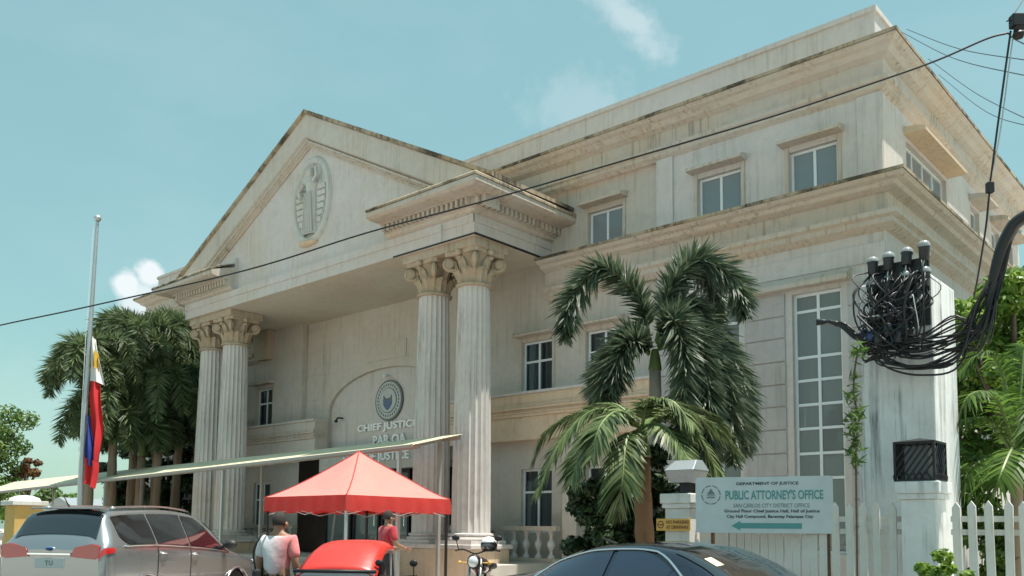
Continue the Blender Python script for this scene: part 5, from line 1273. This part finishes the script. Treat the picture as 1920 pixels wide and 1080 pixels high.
for sg in (1, -1):
    sed.patch(win(-1.30, .02, lo=2.08, back=-.8, hi=2.94), -1.25, -.28, sg=sg).build('rear_door_window', M['carglass_b'], SD, smooth=True)
    sed.patch(win(-.22, 1.0, lo=2.08, front=.1, hi=2.94), -.22, 1.0, sg=sg).build('front_door_window', M['carglass_b'], SD, smooth=True)
    mb = MB(); mb.tube([sed.S(-1.36+.08*i, 2.06+(.94 if 3 < i < 21 else (i/3*.8 if i <= 3 else max(0, .94*(1-(i-20)/10.0)))), .016) for i in range(31)], .013, 6); mb.xf(Matrix.Scale(sg, 4, (0, 1, 0))); mb.build('chrome_line', M['chrome'], SD, smooth=True)
    mb = MB(); mb.tube([sed.S(-1.36+.08*i, 2.04, .014) for i in range(31)], .009, 6); mb.xf(Matrix.Scale(sg, 4, (0, 1, 0))); mb.build('belt_trim', M['chrome'], SD, smooth=True)
    mirror_part(SD, .78, 1.0, 1.02, 'navy', sg)
    for w in (-1.38, 1.38): wheel(SD, w, sg*.76, .32, .21)
    for xd in (-.25, .86): 
        mb = MB(); mb.tube([sed.S(xd, .25+.085*i, .004) for i in range(20)], .006, 4); mb.xf(Matrix.Scale(sg, 4, (0, 1, 0))); mb.build('door_seam', M['black_plastic'], SD)
    mb = MB(); mb.box(2.05, 2.27, sg*.42 if sg > 0 else -.74, .74 if sg > 0 else -.42, .62, .75); mb.build('headlamp', M['headlamp'], SD, bevel=.03)
    mb = MB(); mb.box(-2.33, -2.18, sg*.42 if sg > 0 else -.74, .74 if sg > 0 else -.42, .78, .90); mb.build('tail_lamp', M['taillight'], SD, bevel=.02)
ws = sed.patch(lambda x: (3.20, 5.999), .42, 1.22, 14, 20, .010, 1, True).build('windscreen', M['carglass'], SD, smooth=True)
sed.patch(lambda x: (3.20, 5.999), -1.34, -.72, 14, 20, .010, 1, True).build('rear_window', M['carglass'], SD, smooth=True)
q = MB(); q.add([tuple(Vector((p.x, -p.y, p.z))) for p in (sed.S(.80, 4.0, .014), sed.S(.80, 4.45, .014), sed.S(.66, 4.45, .014), sed.S(.66, 4.0, .014))], [(0,1,2,3)]); q.build('sticker', M['sticker'], ws)
mb = MB(); mb.box(-2.2, 2.2, -.7, .7, .18, .4); mb.build('underbody', M['black_plastic'], SD)
mb = MB(); mb.tube([(-.75, 0, 1.43), (-.95, 0, 1.50)], [.02, .008], 6); mb.build('aerial', M['black_plastic'], SD)

# red tricycle sidecar by the walking man
tl_ = at(650, 1040, 11.6); TR = empty('tricycle', (tl_.x, tl_.y, 0.02), R(-4), 'red roofed passenger tricycle parked beside the walking man', 'tricycle')
TR.scale = (.87, .9, .985)
M['tri_red'] = plain('tricycle_red', (0.58, 0.03, 0.02), 0.4, 0.0, 0.5, 0.3, var=.22, bump=.25, scale=7); M['tri_trim'] = plain('tricycle_trim', (0.42, 0.45, 0.50), 0.4, .3); M['tri_dark'] = plain('tricycle_window', (0.01, 0.015, 0.05), 0.1, 0, .8)
mb = MB(); n = 14; vs = []; fs = []
for i in range(n+1):
    t = i/n; y = -.62+1.24*t; z = 1.10+.36*math.sin(min(1, t*1.5)*math.pi/2)
    for k in range(11):
        q = k/10; xl = -.60+.14*min(1, t*1.4); xr = .60
        x = xl+(xr-xl)*q; vs.append((x, y, z-.10*abs(2*q-1)**5-.02*abs(2*q-1)**2))
for i in range(n):
    for k in range(10): a = i*11+k; fs.append((a, a+1, a+12, a+11))
mb.add(vs, fs); rf = mb.build('roof', M['tri_red'], TR, smooth=60); sm = rf.modifiers.new('thick', 'SOLIDIFY'); sm.thickness = .02
mb = MB(); mb.tube([(-.60, -.63, 1.075), (.60, -.63, 1.075)], .022, 8); mb.build('roof_rim', M['black_plastic'], TR, smooth=True)
for x in (-.56, .56):
    for y in (-.58, .55):
        mb = MB(); mb.tube([(x, y, .35), (x*.98, y, 1.10 if y < 0 else 1.36)], .020, 6); mb.build('frame_post', M['tri_trim'], TR)
mb = MB(); mb.box(-.50, .50, -.60, -.585, .74, 1.02); mb.build('window', M['tri_dark'], TR)
mb = MB(); mb.box(-.54, .54, -.612, -.60, 1.015, 1.055); mb.box(-.54, .54, -.612, -.60, .70, .74); mb.build('window_frame', M['tri_trim'], TR)
mb = MB(); mb.box(-.57, .57, -.60, .55, .30, .70); mb.build('body', M['tri_red'], TR, bevel=.05)
mb = MB(); mb.box(-.45, .45, .15, .5, .70, .82); mb.box(-.45, .45, .42, .52, .82, 1.15); mb.build('seat', M['black_plastic'], TR, bevel=.03)
for x, y in ((-.5, .0), (.85, -.65), (.85, .6)):
    wheel(TR, x, y, .26, .1).rotation_euler = (0, 0, 0)
mb = MB(); mb.tube([(.85, -.65, .26), (.85, -.5, .9), (.85, -.45, 1.0)], .03, 6); mb.tube([(.55, -.42, 1.02), (.85, -.45, 1.0), (1.15, -.42, 1.02)], .015, 6); mb.tube([(.85, -.45, .72), (.85, .5, .55)], .05, 6); mb.tube([(.56, 0, .4), (.85, 0, .4)], .03, 6); mb.build('motorbike_frame', M['blackm'], TR)
mb = MB(); mb.ball((.85, -.15, .78), .14, .26, .11); mb.build('tank', M['tri_red'], TR, smooth=True)
mb = MB(); mb.box(.75, .95, .1, .6, .72, .80); mb.build('saddle', M['black_plastic'], TR, bevel=.03)
for x in (.60, 1.10):
    mb = MB(); mb.tube([(x, -.43, 1.02), (x, -.45, 1.15)], .008, 5); mb.ball((x, -.46, 1.18), .06, .02, .045); mb.build('mirror', M['blackm'], TR, smooth=True)

# motorcycle by the column plinth, facing the street
ml = at(903, 1040, 14.3); mgz = .22
MC = empty('motorcycle', (ml.x, ml.y, mgz), R(-100), 'black motorcycle standing in front of the right column pedestal', 'motorcycle')
M['moto'] = plain('motorcycle_maroon', (0.10, 0.012, 0.018), 0.25, 0, .5, 1.0)
for x in (-.62, .62):
    mb = MB(); mb.lathe([(.22, -.05), (.28, -.045), (.30, 0), (.28, .045), (.22, .05)], n=28, cap=False); mb.xf(Matrix.Translation((x, 0, .30)) @ Matrix.Rotation(R(90), 4, 'X')); t = mb.build('wheel', M['rubber'], MC, smooth=True)
    mb = MB(); mb.lathe([(.225, -.03), (.235, 0), (.225, .03)], n=28, cap=False); mb.lathe([(.05, -.06), (.05, .06)], n=12)
    for k in range(10): a = 2*math.pi*k/10; mb.tube([(.04*math.cos(a), .04*math.sin(a), 0), (.225*math.cos(a), .225*math.sin(a), 0)], .006, 4)
    mb.xf(Matrix.Translation((x, 0, .30)) @ Matrix.Rotation(R(90), 4, 'X')); mb.build('rim', M['rim'], t)
mb = MB(); mb.tube([(.62, -.09, .30), (.45, -.09, .95)], .024, 7); mb.tube([(.62, .09, .30), (.45, .09, .95)], .024, 7); mb.build('fork', M['steel'], MC, smooth=True)
mb = MB(); mb.tube(spline([(.30, -.36, 1.06), (.40, -.2, 1.08), (.46, 0, 1.02), (.40, .2, 1.08), (.30, .36, 1.06)], 5), .014, 6); mb.build('handlebar', M['blackm'], MC, smooth=True)
for s_ in (-1, 1):
    mb = MB(); mb.tube([(.33, s_*.30, 1.07), (.38, s_*.33, 1.22)], .008, 5); mb.ball((.38, s_*.34, 1.26), .02, .065, .045); mb.build('mirror', M['blackm'], MC, smooth=True)
    mb = MB(); mb.tube([(.5, s_*.10, .88), (.5, s_*.22, .88)], .01, 5); mb.ball((.5, s_*.24, .88), .03, .03, .03); mb.build('indicator', M['sign_o'], MC, smooth=True)
mb = MB(); mb.ball((.56, 0, .90), .10, .11, .12); mb.build('headlamp', M['blackm'], MC, smooth=True)
mb = MB(); mb.ball((.61, 0, .90), .06, .085, .09); mb.build('headlamp_glass', M['headlamp'], MC, smooth=True)
mb = MB(); mb.ball((.12, 0, .82), .30, .15, .14, 14, 8); mb.build('tank', M['moto'], MC, smooth=True)
mb = MB(); mb.box(-.70, -.08, -.13, .13, .74, .84); mb.build('seat', M['black_plastic'], MC, bevel=.04)
mb = MB(); mb.box(-.15, .22, -.15, .15, .28, .62); mb.build('engine', M['steel'], MC, bevel=.04)
mb = MB(); mb.tube([(.40, 0, .80), (-.2, 0, .70), (-.70, 0, .72)], .03, 6); mb.tube([(.3, 0, .75), (.2, 0, .3), (-.2, 0, .28), (-.3, 0, .7)], .025, 6); mb.tube([(-.62, .1, .3), (-.2, .1, .32)], .02, 6); mb.tube([(-.62, -.1, .3), (-.2, -.1, .32)], .02, 6); mb.build('frame', M['blackm'], MC)
mb = MB(); mb.tube(spline([(.1, -.16, .4), (0, -.2, .2), (-.4, -.2, .28), (-.85, -.2, .34)], 6), .035, 8); mb.build('exhaust', M['chrome'], MC, smooth=True)
for x, a0, a1 in ((.62, 20, 130), (-.62, 40, 150)):
    mb = MB(); pts = [(x+.33*math.cos(R(a)), .30+.33*math.sin(R(a))) for a in range(a0, a1+1, 10)]
    mb.add([(px_, y, pz) for px_, pz in pts for y in (-.06, .06)], [(2*i, 2*i+1, 2*i+3, 2*i+2) for i in range(len(pts)-1)]); mb.build('mudguard', M['frame'] if x > 0 else M['moto'], MC, smooth=True)
mb = MB(); mb.tube([(-.05, .14, .3), (-.05, .32, .01)], .012, 5); mb.build('side_stand', M['blackm'], MC)
hm = empty('helmet', (ml.x+.12, ml.y-.35, mgz+1.04), R(-100), 'white topped black helmet resting on the motorcycle handlebar', 'helmet')
mb = MB(); mb.ball((0, 0, .11), .145, .125, .13, 18, 10, -.75, .35); mb.build('shell', M['blackm'], hm, smooth=True)
mb = MB(); mb.ball((0, 0, .112), .150, .13, .134, 18, 8, .30, 1.0); mb.build('crown', M['frame'], hm, smooth=True)
mb = MB(); mb.ball((.04, 0, .10), .12, .11, .075, 16, 6); mb.build('visor', M['dome'], hm, smooth=True)

# ------------------------------------------------------------------ people
def skin_mesh(name, pts, edges, radii, sub=2):
    me = bpy.data.meshes.new(name); me.from_pydata([tuple(p) for p in pts], edges, []); me.update()
    o = bpy.data.objects.new(name, me); col.objects.link(o)
    md = o.modifiers.new('skin', 'SKIN'); md.use_smooth_shade = True
    for i, r_ in enumerate(radii):
        sv = me.skin_vertices[0].data[i]; sv.radius = r_ if isinstance(r_, tuple) else (r_, r_); sv.use_root = (i == 0)
    ss = o.modifiers.new('sub', 'SUBSURF'); ss.levels = sub; ss.render_levels = sub
    bpy.context.view_layer.update()
    out = bpy.data.meshes.new_from_object(o.evaluated_get(bpy.context.evaluated_depsgraph_get()))
    bpy.data.objects.remove(o); bpy.data.meshes.remove(me); out.name = name
    out.polygons.foreach_set('use_smooth', [True]*len(out.polygons)); return out
M['skin'] = plain('skin', (0.30, 0.16, 0.10), 0.55); M['hair'] = plain('dark_hair', (0.035, 0.03, 0.027), 0.85, var=.5, bump=1.0, scale=90); M['shirt_w'] = plain('white_shirt_tent_glow', (0.74, 0.72, 0.74), 0.85, sheen=.3, bump=1.0, scale=9); M['trousers'] = plain('dark_trousers', (0.025, 0.025, 0.03), 0.85)
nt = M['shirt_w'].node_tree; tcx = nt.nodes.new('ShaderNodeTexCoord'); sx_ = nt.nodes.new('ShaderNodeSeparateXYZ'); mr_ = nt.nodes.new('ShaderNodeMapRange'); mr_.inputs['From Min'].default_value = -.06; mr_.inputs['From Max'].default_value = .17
mx_ = nt.nodes.new('ShaderNodeMix'); mx_.data_type = 'RGBA'; mx_.inputs[6].default_value = (.72, .70, .73, 1); mx_.inputs[7].default_value = (.72, .22, .22, 1)  # reddish light from the tent, painted across the right of the white cloth
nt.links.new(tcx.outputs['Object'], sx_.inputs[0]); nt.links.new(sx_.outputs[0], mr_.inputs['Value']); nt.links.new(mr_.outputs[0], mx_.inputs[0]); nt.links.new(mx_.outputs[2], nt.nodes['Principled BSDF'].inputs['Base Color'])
M['shirt_r'] = plain('maroon_shirt', (0.42, 0.025, 0.04), 0.85, sheen=.2, bump=1.0, scale=9); M['cap'] = plain('purple_cap', (0.10, 0.07, 0.16), 0.8); M['bag'] = plain('bag_black', (0.02, 0.02, 0.02), 0.7); M['shoe'] = plain('shoe', (.02, .018, .016), .6)
def person(loc, rz, label, pose, shirt, bottom, hair, scale=1.0, hat=None):
    root = empty('person', loc, rz, label, 'person'); root.scale = (scale,)*3
    J = pose; names = list(J)
    E_ = [('pelvis', 'spine'), ('spine', 'chest'), ('chest', 'neck'), ('neck', 'head'), ('head', 'crown')]
    for s_ in 'lr': E_ += [('chest', 'sh_'+s_), ('sh_'+s_, 'el_'+s_), ('el_'+s_, 'wr_'+s_), ('wr_'+s_, 'pa_'+s_), ('pelvis', 'hip_'+s_), ('hip_'+s_, 'kn_'+s_), ('kn_'+s_, 'an_'+s_), ('an_'+s_, 'toe_'+s_)]
    rad = {'pelvis': (.155, .115), 'spine': (.15, .11), 'chest': (.165, .115), 'neck': .06, 'head': (.078, .092), 'crown': (.068, .08)}
    for s_ in 'lr': rad.update({'sh_'+s_: .07, 'el_'+s_: .048, 'wr_'+s_: .034, 'pa_'+s_: (.042, .022), 'hip_'+s_: .10, 'kn_'+s_: .065, 'an_'+s_: .045, 'toe_'+s_: .04})
    ix = {k: i for i, k in enumerate(names)}
    me = skin_mesh('body', [J[k] for k in names], [(ix[a], ix[b]) for a, b in E_], [rad[k] for k in names])
    for mm in (M['skin'], M[bottom], M['shoe']): me.materials.append(mm)
    hipz = J['pelvis'][2]
    for p in me.polygons:
        c = p.center; p.material_index = 2 if c.z < .09 else (1 if c.z < hipz+.04 and abs(c.x) < .24 and not any((Vector(c)-Vector(J['wr_'+s_])).length < .16 for s_ in 'lr') else 0)
    link('body', me, root)
    # shirt over the torso and upper arms
    T = ['pelvis', 'spine', 'chest', 'collar', 'sh_l', 'mid_l', 'sh_r', 'mid_r']
    PT = {k: Vector(J[k]) for k in ('pelvis', 'spine', 'chest', 'sh_l', 'sh_r')}
    PT['collar'] = Vector(J['chest']).lerp(Vector(J['neck']), .55)
    for s_ in 'lr': PT['mid_'+s_] = Vector(J['sh_'+s_]).lerp(Vector(J['el_'+s_]), .85)
    PT['pelvis'] = PT['pelvis']+Vector((0, 0, -.02))
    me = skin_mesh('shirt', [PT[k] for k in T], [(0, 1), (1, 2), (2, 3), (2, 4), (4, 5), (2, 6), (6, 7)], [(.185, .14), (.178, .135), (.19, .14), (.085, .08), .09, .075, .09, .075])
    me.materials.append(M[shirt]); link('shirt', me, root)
    hd_ = Vector(J['head']).lerp(Vector(J['crown']), .45); ax = (Vector(J['crown'])-Vector(J['neck'])).normalized(); fwd = Vector(J['face'])
    def face(mb): pass
    q = ax.to_track_quat('Z', 'Y').to_matrix().to_4x4()
    side_ = ax.cross(fwd).normalized()
    mb = MB(); mb.ball((0, 0, .02), 0.087, .096, .115, 16, 10, -.55, 1.0); mb.xf(Matrix.Translation(hd_-fwd*.03) @ q); mb.build('hair', M[hair], root, smooth=True)
    mb = MB()
    for s_ in (-1, 1): mb.ball(tuple(hd_+side_*.09*s_-ax*.03), .022, .028, .035, 8, 6)
    mb.ball(tuple(hd_+fwd*.105-ax*.035), .017, .02, .028, 8, 6); mb.build('ears_and_nose', M['skin'], root, smooth=True)
    mb = MB()
    for s_ in (-1, 1): mb.ball(tuple(hd_+fwd*.093+side_*.034*s_-ax*.005), .014, .01, .009, 8, 5)
    mb.tube([tuple(hd_+fwd*.09-side_*.025-ax*.085), tuple(hd_+fwd*.096-ax*.087), tuple(hd_+fwd*.09+side_*.025-ax*.085)], .006, 5); mb.build('eyes_and_mouth', M['hair'], root, smooth=True)
    for s_ in 'lr':                                       # fingers
        w_, p_ = Vector(J['wr_'+s_]), Vector(J['pa_'+s_]); d = (p_-w_).normalized(); sd_ = d.cross(Vector((1, 0, .1))).normalized()
        mb = MB()
        for k, (o_, ln) in enumerate(((-.028, .062), (-.010, .075), (.010, .072), (.027, .056))):
            b_ = p_+sd_*o_+d*.012; mb.tube([b_, b_+d*ln*.5, b_+d*ln*.85+Vector((0, .012, 0)), b_+d*ln+Vector((0, .026, 0))], [.0095, .009, .0085, .006], 6)
        b_ = w_.lerp(p_, .55)+sd_*.035; mb.tube([b_, b_+sd_*.025+d*.03, b_+sd_*.028+d*.06], [.011, .010, .007], 6)
        mb.build('fingers', M['skin'], root, smooth=True)
    return root
def standing(lean=0.0):
    p = {'pelvis': (0, 0, .93), 'spine': (0, .0, 1.12), 'chest': (0, lean, 1.34), 'neck': (0, lean+.01, 1.49), 'head': (0, lean+.025, 1.57), 'crown': (0, lean+.03, 1.68)}
    for s_, k in (('l', -1), ('r', 1)):
        p.update({'sh_'+s_: (.19*k, lean, 1.40), 'el_'+s_: (.25*k, lean-.02, 1.12), 'wr_'+s_: (.24*k, lean+.08, .90), 'pa_'+s_: (.235*k, lean+.10, .83), 'hip_'+s_: (.10*k, 0, .88), 'kn_'+s_: (.11*k, .06*k, .48), 'an_'+s_: (.11*k, .10*k-.03, .08), 'toe_'+s_: (.12*k, .10*k+.12, .045)})
    p['face'] = (0, 1, 0); return p
def soft(p): return {k: v for k, v in p.items()}
def split(p): 
    f = p.pop('face'); return p, f
class Pose(dict): pass
def mk(p):
    q = dict(p); return q
pw = at(521, 1000, 11.3)
_p = standing(.02); _face = _p.pop('face')
class J_(dict):
    face = None
    def __getitem__(s, k): return s.face if k == 'face' else dict.__getitem__(s, k)
j1 = J_(_p); j1.face = _face
man = person((pw.x, pw.y, .03), R(-14), 'man in white shirt with painted red tent glow, walking away past the tricycle', j1, 'shirt_w', 'trousers', 'hair', 1.02)
bg_ = empty('shoulder_bag', (pw.x-.20, pw.y-.03, .03+.80), R(-14), 'black strap bag hanging at the left side of the man in white', 'bag')
mb = MB(); mb.box(-.05, .03, -.13, .13, .0, .26); mb.build('pouch', M['bag'], bg_, bevel=.03)
mb = MB(); mb.tube(spline([(-.01, -.10, .26), (-.02, -.14, .48), (.04, -.10, .66), (.06, 0, .705), (.04, .1, .66), (-.02, .12, .45), (-.01, .10, .26)], 5), .014, 5); mb.build('strap', M['bag'], bg_, smooth=True)
# person in dark red standing under the tent
b = standing(0.03)
for s_, k in (('l', -1), ('r', 1)):
    b.update({'el_'+s_: (.27*k, .05, 1.13), 'wr_'+s_: (.22*k, .27, 1.05), 'pa_'+s_: (.20*k, .34, 1.05)})
_f = b.pop('face'); j2 = J_(b); j2.face = Vector(_f).normalized()
pw2 = at(724, 1010, 15.9)
per2 = person((pw2.x, pw2.y, .245), R(-55), 'person in dark red shirt standing in the shade of the red tent', j2, 'shirt_r', 'trousers', 'hair', .97)
j1.face = Vector(_face)

# ------------------------------------------------------------------ far left edge: gate post, balustrade wall, small house
gp_ = at(45, 965, 24.0); M['yellow'] = stucco('yellow_paint', (0.62, 0.43, 0.16), amount=.5)
GP = empty('gate_post', (gp_.x, gp_.y, .22), -YAW, 'yellow gate post with white cap at the left edge', 'gate post')
mb = MB(); mb.box(-.36, .36, -.36, .36, -.02, 1.93); mb.build('shaft', M['yellow'], GP, bevel=.02)
mb = MB(); mb.box(-.45, .45, -.45, .45, 1.93, 2.05); mb.lathe([(.40, 2.05), (.36, 2.13), (.2, 2.19), (.02, 2.21)], n=20); mb.build('cap', M['white_paint'], GP, bevel=.015)
BW = empty('low_balustrade', (gp_.x, gp_.y, .22), -YAW, 'low cream balustrade wall running left from the yellow gate post', 'balustrade')
mb = MB(); mb.box(-7.0, -.47, -.14, .14, -.02, .40); mb.build('plinth', M['yellow'], BW, bevel=.01)
mb = MB(); mb.box(-7.0, -.47, -.13, .13, 1.08, 1.20); mb.build('rail', M['white_paint'], BW, bevel=.012)
k = -6.8; me = bpy.data.meshes.get('baluster')
while k < -.55:
    o = link('baluster', me, BW); o.location = (k, 0, .405); k += .36
hs = at(118, 945, 46); HS = empty('small_house', (hs.x, hs.y, .2), R(-20), 'small far white house seen under the walkway roof', 'house')
mb = MB(); mb.box(-1.2, 1.2, 0, 3, 0, 2.2); mb.build('wall', M['wall_white'], HS)
mb = MB(); mb.prism([(-1.45, 2.2), (1.45, 2.2), (0, 2.9)], lambda p: (p[0], -.3, p[1]), lambda p: (p[0], 3.3, p[1])); mb.build('roof', M['steel'], HS)
for x in (-.7, .25):
    mb = MB(); mb.box(x, x+.5, -.03, 0.02, .9, 1.7); w_o = mb.build('window', M['frame'], HS); mb = MB(); mb.box(x+.05, x+.45, -.04, -.031, .95, 1.65); mb.build('pane', M['carglass'], w_o)
mb = MB(); mb.box(.85, 1.12, -.03, .02, 0, 1.8); mb.build('door', M['rust'], HS)

sc.cycles.max_bounces = 6; sc.cycles.diffuse_bounces = 3; sc.cycles.glossy_bounces = 3; sc.cycles.transmission_bounces = 3; sc.cycles.transparent_max_bounces = 6
sc.cycles.caustics_reflective = False; sc.cycles.caustics_refractive = False
